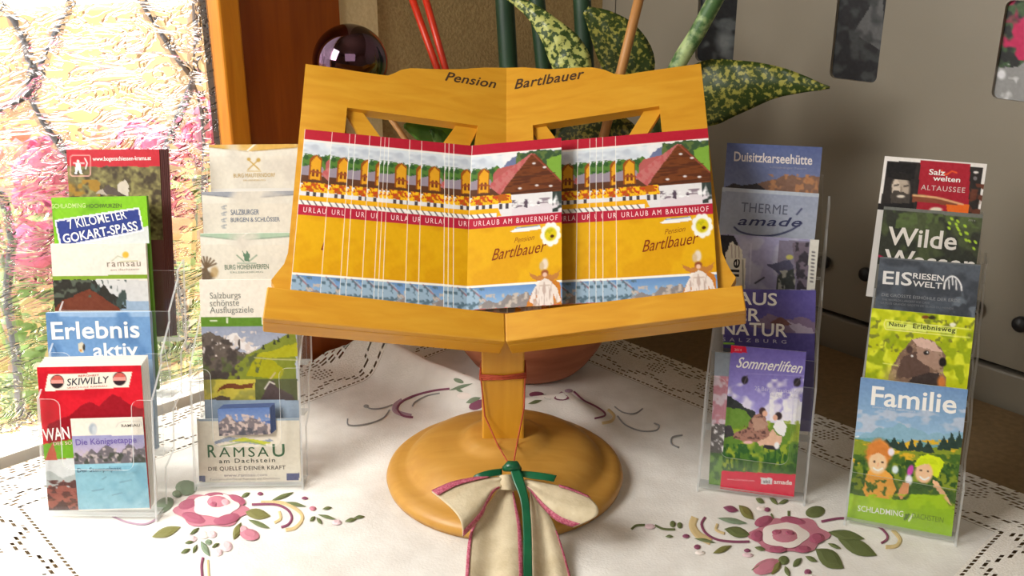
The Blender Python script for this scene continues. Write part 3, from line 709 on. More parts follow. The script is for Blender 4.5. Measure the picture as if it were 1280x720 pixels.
def panel(side, out, hole, struts, words, p0, p1, h):
    n = NL if side == 'l' else NR
    o = build('book_panel', MB().holed(out, [hole], -n * 0.012), 'honey', lc)
    for st in struts:
        build('lattice_strut', MB().prism(px3(side, st, -0.0055), -n * 0.005), 'honey', o)
    m = MB(); write(m, words, p0, p1, h, (60, 36, 14), pl(side), 0.0003, 0.014, 0.32, 1.05, bow=0.0)
    c = build('burnt_lettering', m, 'carved', o); return o
panel('l', outL, holeL, [[(432, 140), (448, 133), (501, 207), (471, 207)], [(571, 155), (599, 158), (572, 212), (533, 208)]], 'Pension', (556, 100.5), (620, 110.5), 14)
panel('r', outR, holeR, [[(662, 158), (679, 152), (718, 205), (690, 208)], [(810, 131), (828, 137), (790, 198), (769, 196)]], 'Bartlbauer', (643, 111.5), (731, 97.5), 15)
LF = 0.030                                           # the rail stands this far in front of the panels
for side, q, n in (('l', [(334, 358), (631, 391.5), (632, 427), (328, 398)], NL), ('r', [(631, 391.5), (928, 356), (933, 388), (632, 427)], NR)):
    f = px3(side, q, LF)
    m = MB(); m.prism(f, -n * 0.008)
    lo = (f[3], f[2]) if side == 'l' else (f[3], f[2])
    m.prism([lo[0] - n * 0.008, lo[1] - n * 0.008, lo[1] - n * (LF - 0.0005), lo[0] - n * (LF - 0.0005)], D * 0.008)
    build('ledge_rail', m, 'honey', lc, bevel=0.0012)

# ------------------------------------------------------------ yellow booklets fanned on the lectern
def write3(mb, s, a, b, hh, n, col, lift=0.0003, bold=0.0, shear=0.0, space=1.0):
    vs, fs = glyphs(s, bold, shear, space); x = b - a; w = x.length; x = x / w; y = n.cross(x).normalized()
    x0, x1, y1 = vs[:, 0].min(), vs[:, 0].max(), vs[:, 1].max()
    mb.add([a + x * ((gx - x0) / (x1 - x0) * w) + y * (gy / y1 * hh) + n * lift for gx, gy in vs], fs, 0, lin(col))
pT = pl('r', 0.008)
BW = (hit(770, 170, *pT) - hit(886, 160, *pT)).length
BH = (hit(590, 182, *pT) - hit(588, 355, *pT)).length / 0.868
def cover(k):                                        # 120 x 198 units
    A = k.all(); k.fill((214, 40, 62)); k.band(0, 13, (178, 30, 50)); k.band(13, 15.5, (236, 232, 226))
    k.band(15.5, 93, (214, 222, 228)); up = k.yb(15.5, 60); k.mott(up, (232, 232, 232), 18, 0.4, 0.7, 4); k.mott(up, (190, 198, 208), 14, 0.55, 0.8, 14, 1, 2)
    k.poly([(30, 44), (44, 31), (54, 22), (66, 15.5), (120, 15.5), (120, 60), (30, 60)], (108, 118, 152), 2)
    k.poly([(62, 15.5), (120, 15.5), (120, 44), (60, 44)], (58, 84, 54), 3, 7); k.mott(k.yb(15, 44) * (k.x > 60), (92, 112, 60), 6, 0.5, 0.62, 6)
    k.poly([(100, 26), (120, 21), (120, 58), (104, 52)], (122, 164, 60), 1)
    k.poly([(0, 36), (8, 31), (20, 34), (34, 30), (44, 36), (44, 62), (0, 62)], (84, 124, 52), 2, 6); k.mott(k.yb(30, 50) * (k.x < 40), (50, 88, 44), 5, 0.5, 0.6, 7)
    k.poly([(0, 47), (13, 44), (27, 46), (34, 62), (0, 62)], (150, 138, 150), 0.6); k.band(57, 68, (92, 56, 36), 0, 0); k.over(k.yb(57, 68) * (k.x > 50), (120, 64, 30))
    k.poly([(30, 40), (36, 33), (62, 29), (66, 34), (46, 50), (30, 52)], (178, 92, 88)); k.poly([(28, 50), (80, 16.5), (86, 18), (40, 66), (26, 55)], (190, 112, 108), 0.5)
    k.mott(k.inside([(28, 50), (80, 16.5), (40, 66), (26, 55)]), (186, 92, 92), 4, 0.5, 0.65, 21)
    k.poly([(80, 18), (86, 18), (121, 56), (120, 69), (46, 73), (46, 58)], (112, 60, 30), 0.5); k.mott(k.inside([(82, 20), (121, 56), (120, 69), (46, 73), (48, 56)]), (86, 44, 26), 5, 0.42, 0.6, 17, 0.4, 3)
    k.line([(82, 18), (121, 57)], 1.6, (150, 72, 58)); k.line([(46, 66), (120, 62)], 1.2, (70, 40, 26)); k.line([(58, 46), (112, 44)], 1.0, (80, 46, 30))
    for x, y in ((66, 60), (88, 58), (106, 60), (84, 30), (98, 36)): k.ell(x, y, 2.4, 1.3, (220, 214, 214), 0.6)
    k.poly([(10, 37), (13, 33), (18, 31), (25, 35), (26, 62), (10, 62)], (150, 78, 22)); k.poly([(12, 40), (18, 33), (24, 38), (24, 62), (12, 62)], (222, 160, 36), 0.6, 3); k.poly([(13.5, 50), (16.5, 49), (16.5, 58), (13.5, 58)], (120, 56, 30)); k.poly([(19, 49), (22.5, 50), (22.5, 58), (19, 58)], (120, 56, 30)); k.line([(13, 52), (23, 53)], 2.2, (150, 74, 40))
    k.over(k.yb(67, 93), (226, 224, 224)); k.poly([(4, 66), (54, 66), (56, 76), (4, 77)], (176, 92, 20), 1, 4); k.mott(k.yb(66, 77) * (k.x < 56), (246, 186, 30), 4, 0.46, 0.54, 12); k.mott(k.yb(66, 77) * (k.x < 56), (196, 60, 30), 3, 0.62, 0.68, 15)
    for x in (9, 17, 26, 40, 48): k.poly([(x, 77), (x + 4, 77), (x + 4, 84), (x, 84)], (74, 66, 72))
    g = k.yb(74, 92) * (k.x > 56); k.mott(g, (140, 124, 134), 5, 0.46, 0.6, 23, 0.6, 1.4); k.mott(g, (84, 70, 84), 4, 0.58, 0.7, 29, 0.7, 1); k.mott(k.yb(76, 88) * (k.x > 80), (250, 250, 252), 7, 0.52, 0.58, 31, 0.5, 1.6)
    k.poly([(56, 84), (121, 80), (121, 93), (56, 93)], (222, 214, 218), 2, 5)
    k.mott(k.yb(67, 92) * (k.x > 108), (50, 60, 56), 7, 0.42, 0.55, 33)
    k.poly([(0, 82), (38, 82), (42, 92), (36, 93), (34, 90), (0, 91)], (234, 172, 20), 0.6); k.over(k.yb(88, 93) * (k.x < 36), (240, 236, 230))
    for x in range(3, 34, 8): k.line([(x, 88), (x + 4, 93)], 1.2, (60, 50, 50))
    k.band(93, 105, (180, 32, 58)); k.band(105, 172, (222, 168, 14)); k.mott(k.yb(105, 172), (214, 156, 10), 24, 0.45, 0.6, 41); k.band(171, 173.5, (240, 236, 224))
    k.band(173.5, 198, (100, 140, 190), 0, 0, (150, 186, 216))
    k.poly([(0, 174), (14, 176), (22, 186), (34, 192), (34, 198), (0, 198)], (150, 176, 196), 1.5); k.line([(6, 174), (30, 192)], 1.6, (150, 110, 120)); k.mott(k.yb(174, 198) * (k.x < 24), (84, 110, 124), 4, 0.55, 0.7, 43)
    k.poly([(18, 193), (30, 188), (42, 192), (54, 184), (66, 186), (76, 181), (84, 188), (84, 198), (18, 198)], (136, 130, 128), 1.5, 4); k.mott(k.yb(182, 198) * (k.x > 18) * (k.x < 84), (190, 178, 166), 4, 0.5, 0.7, 47)
    k.poly([(76, 198), (84, 182), (94, 172), (106, 168), (118, 175), (120, 198)], (196, 120, 36), 1)
    k.poly([(54, 112), (64, 107), (80, 108), (92, 106), (94, 111), (70, 113)], (240, 238, 232)); k.line([(62, 108), (92, 107)], 1.2, (90, 120, 180), 0.8)
    for q in range(9):
        w = 2 * math.pi * q / 9 + 0.2; k.ell(106 + 9 * math.cos(w), 118 + 10 * math.sin(w), 4.2, 4.6, (246, 242, 232), 0.3)
    k.ell(106, 118, 7.6, 8, (216, 196, 20), 0.3); k.mott(np.hypot(k.x - 106, k.y - 118) < 7, (186, 176, 16), 3, 0.56, 0.7, 51); k.ell(108, 120.5, 2.4, 1.8, (70, 30, 10), 0.4)
    k.poly([(80, 161), (90, 165), (99, 163), (108, 165), (119, 160), (114, 169), (106, 172), (92, 172), (84, 168)], (186, 122, 56), 1, 3); k.ell(99, 152, 4.2, 6.5, (226, 210, 190), 0.5); k.ell(95, 154, 3, 5, (206, 180, 140), 0.6); k.ell(99, 162, 4.4, 3.6, (142, 76, 44), 0.4); k.ell(99, 164, 2.8, 2.6, (226, 186, 160), 0.4)
    k.poly([(92, 171), (99, 168), (106, 171), (114, 180), (119, 194), (114, 196), (109, 184), (110, 198), (88, 198), (90, 184), (85, 196), (80, 193), (85, 180)], (228, 216, 206), 0.5); k.line([(93, 176), (105, 176)], 1.4, (196, 176, 160)); k.mott(k.inside([(90, 172), (108, 172), (118, 198), (83, 198)]), (190, 168, 156), 4, 0.55, 0.66, 53, 2.4, 0.4)
    k.poly([(82, 172), (94, 170), (90, 175)], (238, 230, 220)); k.over(k.x < 0.5, (244, 240, 230))
def booklet_mesh():
    mb = MB(); X, Y, W3 = V((1, 0, 0)), V((0, 1, 0)), V((0, 0, 1))
    mb.sheet([[V((BW * i / 40, y_, 0)) for i in range(41)] for y_ in (0, -BH)], th=0.0004, col=tuple(lin((236, 228, 206))))
    page(mb, V((0, 0, 0)), X, -Y, BW, BH, W3, cover, 0.00082, (120, 198))
    q = lambda x, y: V((x / 120 * BW, -y / 198 * BH, 0))
    write3(mb, 'URLAUB AM BAUERNHOF', q(7, 102), q(115, 102), 6.2 / 198 * BH, W3, (246, 220, 220), 0.00022, 0.0, 0, 1.35)
    write3(mb, 'Bartlbauer', q(32, 144), q(102, 137.5), 13 / 198 * BH, W3, (128, 46, 14), 0.00022, 0.0, 0.55, 1.0)
    write3(mb, 'Pension', q(60, 125.5), q(86, 123), 6 / 198 * BH, W3, (140, 66, 16), 0.00022, -0.006, 0.5, 1.0)
    return mb
bk = build('booklet', booklet_mesh(), 'print', ink=True)
ORD = ['first', 'second', 'third', 'fourth', 'fifth', 'sixth', 'seventh', 'eighth', 'ninth', 'tenth', 'eleventh', 'twelfth', 'thirteenth']
def put_booklet(corner, u, n, label, fold=9.0, first=[True]):
    o = bk if first[0] else bk.copy()
    if fold < BW:                                    # bent where it reaches the spine
        o.data = bk.data.copy(); nv_ = len(o.data.vertices); c = np.empty(nv_ * 3); o.data.vertices.foreach_get('co', c); c = c.reshape(-1, 3)
        d_ = np.maximum(c[:, 0] - fold, 0); a_ = 2 * SPREAD
        c[:, 0] = np.where(d_ > 0, fold + d_ * math.cos(a_) - c[:, 2] * math.sin(a_), c[:, 0]); c[:, 2] = np.where(d_ > 0, d_ * math.sin(a_) + c[:, 2] * math.cos(a_), c[:, 2])
        o.data.vertices.foreach_set('co', c.ravel())
    if not first[0]: COL.objects.link(o)
    first[0] = False
    from mathutils import Matrix
    y = n.cross(u).normalized()
    mt = Matrix((u, y, n)).transposed().to_4x4(); mt.translation = corner
    o.matrix_world = mt; tag(o, label, 'booklet', 'yellow guesthouse booklets on the lectern')
uL = (hit(588, 182, *pl('l', 0.006)) - hit(381, 161.5, *pl('l', 0.006))).normalized()
for i, x in enumerate([381, 415, 437, 444, 462, 476, 481, 486, 512, 527, 556, 561, 567]):
    y = 161.5 + (x - 381) * 0.099
    off = 0.0012 + i * 0.0005
    cn = hit(x, y, *pl('l', off))
    put_booklet(cn, uL, NL, 'yellow farm holiday booklet, %s from the left in the fan on the left page rest' % ORD[i], fold=(H0 - cn).dot(uL))
uR = (hit(886, 160, *pl('r', 0.006)) - hit(700, 176, *pl('r', 0.006))).normalized()
for i, x in enumerate([694, 722, 737, 745, 753, 769]):
    y = 160 + (886 - x) * 0.0865
    nm = ['first', 'second', 'third', 'fourth', 'fifth', 'rightmost and uncovered'][i]
    put_booklet(hit(x, y, *pl('r', 0.0012 + i * 0.0009)), uR, NR, 'yellow farm holiday booklet, %s in the fan on the right page rest' % nm if i == 5 else 'yellow farm holiday booklet, %s from the spine in the fan on the right page rest' % nm)
EF, NF = side_axes(1, R(10.0))
pF = H0 + (NL + NR).normalized() * 0.0218
uF = (hit(708, 171.5, pF, NF) - hit(590, 182, pF, NF)).normalized()
put_booklet(hit(590, 182, pF, NF), uF, NF, 'yellow farm holiday booklet lying uncovered over the spine, in the middle of the lectern')

# ------------------------------------------------------------ linen bow tied to the lectern post
def bz(x, y):
    pts = [(0.70, 0.008), (0.768, 0.009), (0.788, 0.015), (0.81, 0.028), (0.83, 0.042), (0.86, 0.060), (0.90, 0.070), (1.2, 0.075)]
    for (a, p), (b, q) in zip(pts[:-1], pts[1:]):
        if y < b: return TZ + p + (q - p) * max(0, (y - a)) / (b - a)
    return TZ + 0.075
def bp_(x, y, up=0.0): return on_height(x, y, lambda a, b: bz(a, b) + up)
def loft(c1, c2, nu, nv, up):
    """surface between two photographed edges; up(s, t) lifts it off the foot"""
    a = smooth(c1, 8); b = smooth(c2, 8)
    def at(c, t):
        f = t * (len(c) - 1); i = min(int(f), len(c) - 2); return (c[i][0] + (c[i + 1][0] - c[i][0]) * (f - i), c[i][1] + (c[i + 1][1] - c[i][1]) * (f - i))
    rows = []
    for i in range(nu + 1):
        t = i / nu; p, q = at(a, t), at(b, t); r = []
        for j in range(nv + 1):
            s_ = j / nv; r.append(bp_(p[0] + (q[0] - p[0]) * s_, p[1] + (q[1] - p[1]) * s_, up(t, s_)))
        rows.append(r)
    return rows
K5 = lambda pts: [(520 + x / 4.5, 560 + y / 4.5) for x, y in pts]
bow = empty('ribbon_bow', bp_(637, 597), 'natural linen bow with crimson edges and a green satin ribbon, tied to the lectern post', 'bow')
lt, lb = K5([(480, 160), (400, 163), (330, 170), (200, 197), (88, 245)]), K5([(480, 225), (440, 250), (400, 320), (365, 395), (265, 502)])
rt, rb = K5([(610, 175), (660, 182), (730, 196), (850, 222), (966, 270)]), K5([(610, 225), (640, 245), (710, 335), (790, 410), (885, 448)])
bul = lambda amp: (lambda t, s: 0.009 + 0.003 * t + amp * math.sin(math.pi * min(1, s)) ** 0.8 * (0.35 + 0.65 * t) + 0.0022 * math.sin(9 * s + 2 * t) * (1 - t * 0.6))
def rounded(c1, c2):                                 # loop ends bow outwards
    return c1, c2
rowsL = loft(lt, lb, 26, 22, bul(0.014)); rowsR = loft(rt, rb, 26, 22, bul(0.014))
def belly(rows, px):
    for i, r in enumerate(rows):
        t = (i / (len(rows) - 1)) ** 2
        for j, p in enumerate(r):
            s_ = j / (len(r) - 1); r[j] = p + V((px * t * math.sin(math.pi * s_), -0.002 * t * math.sin(math.pi * s_), 0))
    return rows
belly(rowsL, 0.010); belly(rowsR, 0.016)
build('loop', MB().sheet(rowsL, th=0.0012), 'linen', bow, smooth=True)
build('loop', MB().sheet(rowsR, th=-0.0012), 'linen', bow, smooth=True)
def trim(rows, j0, j1, i0, i1, nm='crimson_edge'):
    n_ = len(rows[0]) - 1; rr = []
    for i in range(i0, i1 + 1):
        q = []
        for k in range(4):
            s_ = j0 + (j1 - j0) * k / 3; f = s_ * n_; a = max(0, min(int(f), n_ - 1)); p = rows[i][a].lerp(rows[i][a + 1], f - a)
            q.append(p + V((0, -0.0011, 0.0018)))
        rr.append(q)
    build(nm, MB().sheet(rr, th=-0.0004), 'trim', bow, smooth=True)
trim(rowsL, 0.0, 0.1, 6, 26); trim(rowsL, 0.88, 1.0, 2, 26); trim(rowsR, 0.0, 0.08, 17, 26); trim(rowsR, 0.90, 1.02, 2, 26)
wav = lambda ph, amp: (lambda t, s: -0.002 + amp * (0.5 + 0.5 * math.sin(8.5 * s + ph + 0.8 * t)) * min(1, 0.3 + t) + 0.0015)
tlL, tlR = K5([(478, 215), (400, 330), (305, 480), (278, 720), (262, 900)]), K5([(545, 240), (560, 310), (590, 460), (602, 720), (606, 900)])
trL, trR = K5([(640, 235), (642, 330), (646, 480), (652, 720), (656, 900)]), K5([(640, 240), (715, 330), (790, 470), (866, 720), (900, 900)])
rowsA, rowsB = loft(tlL, tlR, 40, 18, wav(0.5, 0.006)), loft(trL, trR, 40, 18, wav(1.4, 0.005))
build('tail', MB().sheet(rowsA, th=-0.0012), 'linen', bow, smooth=True); build('tail', MB().sheet(rowsB, th=-0.0012), 'linen', bow, smooth=True)
trim(rowsA, 0.0, 0.06, 14, 40); trim(rowsA, 0.93, 1.0, 3, 40); trim(rowsB, 0.95, 1.0, 20, 40)
kp = loft(K5([(463, 155), (460, 195), (470, 235)]), K5([(548, 150), (560, 195), (560, 240)]), 10, 10, lambda t, s: 0.006 + 0.010 * math.sin(math.pi * s))
build('knot', MB().sheet(kp, th=-0.0012), 'linen', bow, smooth=True)
def satin(c1, c2, up, n=24): return loft(c1, c2, n, 6, up)
g1 = satin(K5([(528, 108), (545, 180), (588, 300), (602, 470), (604, 720), (606, 900)]), K5([(570, 108), (600, 160), (636, 300), (650, 470), (655, 720), (658, 900)]), lambda t, s: 0.019 - 0.005 * t)
build('green_ribbon', MB().sheet(g1, th=-0.0006), 'green_satin', bow, smooth=True)
g2 = satin(K5([(482, 116), (420, 124), (360, 140), (324, 158)]), K5([(482, 152), (430, 160), (370, 168), (328, 165)]), lambda t, s: 0.010 + 0.005 * math.sin(3 * t), 14)
build('green_ribbon', MB().sheet(g2, th=-0.0006), 'green_satin', bow, smooth=True)
g3 = satin(K5([(580, 126), (650, 132), (730, 142), (792, 154)]), K5([(580, 158), (650, 172), (720, 180), (776, 190)]), lambda t, s: 0.010 + 0.004 * math.sin(3 * t), 14)
build('green_ribbon', MB().sheet(g3, th=-0.0006), 'green_satin', bow, smooth=True)
kk = bp_(639, 584, 0.018)
build('green_knot', MB().tube([kk + V((-0.007, 0.002, -0.003)), kk + V((-0.002, 0, 0.001)), kk + V((0.004, 0, 0.001)), kk + V((0.008, 0.002, -0.004))], [0.003, 0.0055, 0.0055, 0.003], 10), 'green_satin', bow, smooth=True)
m = MB(); yf = 0.9215
c0 = at_y(603, 472, yf); x0, x1 = pc.x - pw / 2 - 0.0012, pc.x + pw / 2 + 0.0012
for dz, k in ((0.0, 0.0015), (0.0024, -0.001), (-0.002, 0.001)):
    m.tube([V((x0, yf, c0.z + dz)), V(((x0 + x1) / 2, yf - 0.0006, c0.z + dz + k)), V((x1, yf, c0.z + dz + 0.002)), V((x1, 0.9565, c0.z + dz)), V((x0, 0.9565, c0.z + dz)), V((x0, yf, c0.z + dz))], 0.0013, 6)
def dz_(x, y):
    r = math.hypot(x - BC.x, y - BC.y); return TZ + lift + 0.055
m.tube([V((x0 + 0.0006, yf - 0.001, c0.z)), at_y(606, 520, yf - 0.002), at_y(622, 556, yf - 0.012), kk + V((-0.002, 0, 0.003))], 0.0008, 6)
m.tube([V((x1 - 0.0006, yf - 0.001, c0.z)), at_y(655, 510, yf - 0.002), at_y(646, 556, yf - 0.012), kk + V((0.002, 0, 0.003))], 0.0008, 6)
build('cord', m, 'cord', bow, smooth=True)

# ------------------------------------------------------------ plant pot behind the lectern
PC = V((0.024, 1.228, TZ + 0.0055))
pp = empty('potted_plant', PC, 'terracotta pot with a speckled leaved plant standing on the cloth behind the lectern', 'potted plant')
build('pot', MB().lathe(PC, [(0.06, 0), (0.068, 0.002), (0.078, 0.012), (0.092, 0.032), (0.102, 0.052), (0.105, 0.057), (0.1045, 0.060), (0.110, 0.074), (0.1145, 0.088), (0.116, 0.092), (0.1155, 0.096), (0.121, 0.13), (0.124, 0.15), (0.130, 0.152), (0.131, 0.176), (0.123, 0.176), (0.119, 0.155)], 72), 'terracotta', pp, smooth=True)
build('soil', MB().lathe(PC + Z * 0.150, [(0.117, 0), (0.117, 0.006), (0.06, 0.010), (0.001, 0.012)], 40), 'soil', pp, smooth=True)
SO = PC + Z * 0.158
def soil(x, y): return SO + V((x, y, 0))
def stem(pts, r, mat='stem', flat=1.0):
    build('stem', MB().tube(smooth([tuple(p) for p in pts], 6), r, 12, flat=flat), mat, pp, smooth=True)
stem([soil(-0.035, 0.01), at_y(640, 150, 1.25), at_y(636, 90, 1.25), at_y(629, -30, 1.26)], 0.0115)
stem([soil(0.01, 0.02), at_y(686, 150, 1.26), at_y(680, 88, 1.26), at_y(668, -30, 1.27)], 0.010)
stem([soil(0.045, 0.03), at_y(733, 140, 1.27), at_y(731, 75, 1.27), at_y(726, -30, 1.28)], 0.0112)
stem([soil(0.075, 0.0), at_y(800, 200, 1.2), at_y(842, 92, 1.19), at_y(872, 40, 1.18), at_y(910, -30, 1.17)], 0.0095, 'stalk')
def leaf(mid, half, mat, fold=0.35, bend=V((0, 0, 1))):
    c = smooth([tuple(p) for p in mid], 5); hw = smooth([(h, 0) for h in half], 5); rows = []
    c = [V(p) for p in c]
    for i, p in enumerate(c):
        t = (c[min(i + 1, len(c) - 1)] - c[max(i - 1, 0)]).normalized(); v = (p - CAMP).normalized()
        s_ = t.cross(v).normalized(); nrm = s_.cross(t).normalized(); w = max(hw[i][0], 0.3) * 0.00098
        rows.append([p + s_ * (w * k / 4) + nrm * (fold * w * abs(k / 4) * (1 if nrm.dot(v) > 0 else -1)) + nrm * (0.0012 * math.sin(i * 1.7 + k)) for k in range(-4, 5)])
    build('leaf', MB().sheet(rows, th=0.0008), mat, pp, smooth=True)
leaf([at_y(*p) for p in ((622, -14, 1.20), (648, 3, 1.19), (668, 17, 1.18), (690, 40, 1.17), (706, 62, 1.165), (718, 88, 1.16), (724, 122, 1.16))], (4, 6, 10, 16, 22, 21, 3), 'leaf_light')
leaf([at_y(*p) for p in ((732, 12, 1.25), (752, 30, 1.245), (773, 55, 1.24), (790, 88, 1.235), (796, 130, 1.23))], (5, 20, 31, 30, 4), 'leaf_dark')
leaf([at_y(*p) for p in ((800, 210, 1.21), (835, 150, 1.2), (880, 119, 1.19), (925, 108, 1.18), (965, 103, 1.17), (1000, 105, 1.16), (1037, 110, 1.15))], (5, 22, 39, 31, 20, 11, 1), 'leaf_dark', 0.25)
leaf([at_y(*p) for p in ((640, 250, 1.2), (600, 200, 1.19), (565, 172, 1.18), (530, 160, 1.17), (505, 158, 1.16))], (4, 20, 26, 18, 2), 'leaf_green')
leaf([at_y(*p) for p in ((560, 205, 1.15), (556, 185, 1.145), (548, 170, 1.14), (538, 162, 1.135))], (4, 9, 8, 1), 'leaf_green')
leaf([at_y(*p) for p in ((660, 240, 1.22), (700, 190, 1.22), (730, 168, 1.21), (765, 158, 1.2), (800, 165, 1.19))], (4, 18, 24, 18, 2), 'leaf_dark')
o = build('plant_stake', MB().tube([soil(0.05, -0.035), at_y(776, 90, 1.19), at_y(806, -30, 1.185)], 0.0058, 12), 'bamboo', base=soil(0.05, -0.035), smooth=True)
tag(o, 'tan round wooden stake stuck in the pot, leaning to the right', 'stake')
rs = empty('plant_stake', soil(0.03, 0.05), 'pair of thin red sticks stuck in the pot, leaning to the left', 'stake')
build('stick', MB().tube([soil(0.028, 0.05), at_y(548, 90, 1.30), at_y(505, -30, 1.32)], 0.0046, 10), 'redstick', rs, smooth=True)
build('stick', MB().tube([soil(0.04, 0.055), at_y(558, 90, 1.30), at_y(524, -30, 1.32)], 0.0046, 10), 'redstick', rs, smooth=True)
bc = at_y(438, 78, 1.19); br = 47.0 / F * (bc - CAMP).dot(FW)
gb = empty('gazing_ball', soil(-0.05, -0.03), 'dark iridescent mirror glass ball on a stick, above the left corner of the lectern', 'garden ball')
mb = MB(); mb.lathe(bc, [(max(0.0004, br * math.sin(math.pi * i / 40)), -br * math.cos(math.pi * i / 40)) for i in range(41)], 64)
build('globe', mb, 'ball', gb, smooth=True)
sd = soil(-0.05, -0.03); build('stick', MB().tube([sd, bc + (sd - bc).normalized() * (br - 0.002)], 0.0036, 10), 'bamboo', gb, smooth=True)

# ------------------------------------------------------------ clear leaflet holders and their leaflets
LEAN = R(13)
class Hold:
    def __init__(s, p0, p1, tiers, label, width=None):
        a, b = tab(*p0, TZ + 0.005), tab(*p1, TZ + 0.005)
        s.r = (b - a).normalized(); s.O = V(a); s.w = width or (b - a).length
        s.b = V((-s.r.y, s.r.x, 0)); s.Lq = s.b * math.sin(LEAN) + Z * math.cos(LEAN); s.nb = s.b * math.cos(LEAN) - Z * math.sin(LEAN); s.N = -s.nb
        s.O.z = max(fz(a.x, a.y), fz(b.x, b.y)) + 0.0006
        s.tiers = tiers; s.label = label
    def P(s, m, q, x=0.0): return s.O + s.nb * m + s.Lq * q + s.r * x
    def plane(s, m): return (s.P(m, 0.0), s.N)
    def q(s, px, m): return (hit(*px, *s.plane(m)) - s.O - s.nb * m).dot(s.Lq)
    def at(s, b, z, x): return s.O + s.b * b + Z * z + s.r * x
def make_holder(h, top, notch, hp, edges='acrylic_edge'):
    """tiers: list of (depth m of the tier's leaflets, floor q of the tier)"""
    root = empty('leaflet_holder', h.at(0.04, 0, h.w / 2), h.label, 'leaflet holder', 'clear leaflet holders')
    w, t = h.w, 0.002; T = h.tiers; mL = T[-1][0] + 0.009
    mb = MB(); mb.prism([h.P(mL, T[-1][1], 0), h.P(mL, T[-1][1], w), h.P(mL, top, w * 0.93), h.P(mL, top, 0)], h.nb * t, 0, 1)
    build('back_plate', mb, ['acrylic', edges], root)
    for i, (m_, q0) in enumerate(T):
        mf = m_ - 0.0078; qt = q0 + hp[i]; mb = MB()
        if notch[i]:
            nx0, nx1, nq = 0.18 * w, 0.82 * w, q0 + hp[i] * (1 - notch[i]); r_ = 0.008; pts = [(0, q0), (w, q0), (w, qt)]
            pts += [(nx1 + r_ - r_ * math.sin(R(k * 18)), qt - r_ + r_ * math.cos(R(k * 18))) for k in range(6)]
            pts += [(nx1 - r_ + r_ * math.cos(R(k * 18)), nq + r_ - r_ * math.sin(R(k * 18))) for k in range(6)]
            pts += [(nx0 + r_ - r_ * math.sin(R(k * 18)), nq + r_ - r_ * math.cos(R(k * 18))) for k in range(6)]
            pts += [(nx0 - r_ + r_ * math.cos(R(k * 18)), qt - r_ + r_ * math.sin(R(k * 18))) for k in range(6)] + [(0, qt)]
        else: pts = [(0, q0), (w, q0), (w, qt), (0, qt)]
        mb.prism([h.P(mf, q, x) for x, q in pts], h.nb * t, 0, 1)
        nm = T[i + 1][0] if i + 1 < len(T) else mL + 0.006
        mb2 = mb.prism([h.P(mf + t, q0, 0), h.P(mf + t, q0, w), h.P(mf + t, q0 + t, w), h.P(mf + t, q0 + t, 0)], h.nb * (nm - 0.0078 - mf - t), 0, 1)
        build('pocket_front', mb, ['acrylic', edges], root)
    for x in (-t, w):
        mb = MB(); front, back = [], []
        for i, (m_, q0) in enumerate(T):
            mf = m_ - 0.0078; qt = q0 + hp[i]; nf = (T[i + 1][0] - 0.0078) if i + 1 < len(T) else mL + t
            if i + 1 < len(T): front += [(mf, min(qt, T[i + 1][1] + hp[i + 1] - 0.012)), (nf, min(qt, T[i + 1][1] + hp[i + 1] - 0.012) + (nf - mf) * 1.1)]
            else: front += [(mf, min(qt, top)), (mL + t, min(qt, top) + 0.01)]
            if i: back += [(mf + t, q0 - 0.012), (nf, q0)]
            else: back += [(nf, q0 + 0.002)]
        pts = [h.at(-0.001, 0, x), h.P(T[0][0] - 0.0078, T[0][1], x)] + [h.P(m_, q, x) for m_, q in front] + [h.P(m_, q, x) for m_, q in reversed(back)] + [h.at(0.026, 0, x)]
        mb.prism(pts, h.r * t, 0, 1); build('side_wall', mb, ['acrylic', edges], root)
    mb = MB(); c = w / 2; p1, p2 = h.P(mL + t, top * 0.85, c - 0.02), h.P(mL + t, top * 0.85, c + 0.02); fb = (p1 - h.O).dot(h.b) + 0.03
    mb.prism([p1, p2, h.at(fb, 0, c + 0.02), h.at(fb, 0, c - 0.02)], h.b * t, 0, 1); build('easel_leg', mb, ['acrylic', edges], root)
    return root
def leaflet(h, tier, dm, TL, TR, BL, paint, words, label, edge=(225, 222, 214), thick=0.0016, group=None, copies=0, cname=None, dx=0.0006, step=0.00085, shift=None, name='leaflet', full=True):
    global INKGAIN
    m_, q0 = h.tiers[tier]; m_ = m_ + dm; p = h.plane(m_)
    a, b, c = hit(*TL, *p), hit(*TR, *p), hit(*BL, *p)
    u = (b - a); w = u.length; u = u / w; v = u.cross(h.N).normalized()
    if v.z > 0: v = -v
    hv = (c - a).dot(v)
    qb = (a + v * hv - h.O - h.nb * m_).dot(h.Lq); ext = max(0.0, qb - q0 - 0.003) if full else 0.0
    mb = MB(); H = hv + ext
    mb.prism([a, a + v * H, a + v * H + u * w, a + u * w], h.nb * thick, col=tuple(lin(edge)))
    page(mb, a, u, v, w, hv, h.N, paint, step)
    for t in words:
        kw = t[5] if len(t) > 5 else {}
        write(mb, t[0], t[1], t[2], t[3], t[4], (p[0] + h.N * 0.00015, p[1]), 0.0002, **kw)
    o = build(name, mb, 'print', base=a + v * H + u * (w / 2), ink=True)
    tag(o, label, 'leaflet', group)
    if copies:
        mb = MB(); mb.prism([a, a + v * H, a + v * H + u * w, a + u * w], h.nb * thick, col=tuple(lin(edge)))
        off = h.nb * (thick + 0.0003) + u * dx + (-v) * (shift or 0.0)
        c0 = build('leaflet', mb, 'print', base=a + v * H + u * (w / 2), ink=True); c0.location = c0.location + off
        tag(c0, cname, 'leaflet', cname and 'stack of ' + group)
        for k in range(1, copies):
            c_ = c0.copy(); COL.objects.link(c_); c_.location = c0.location + off * k
    return o
WH = (246, 244, 238)

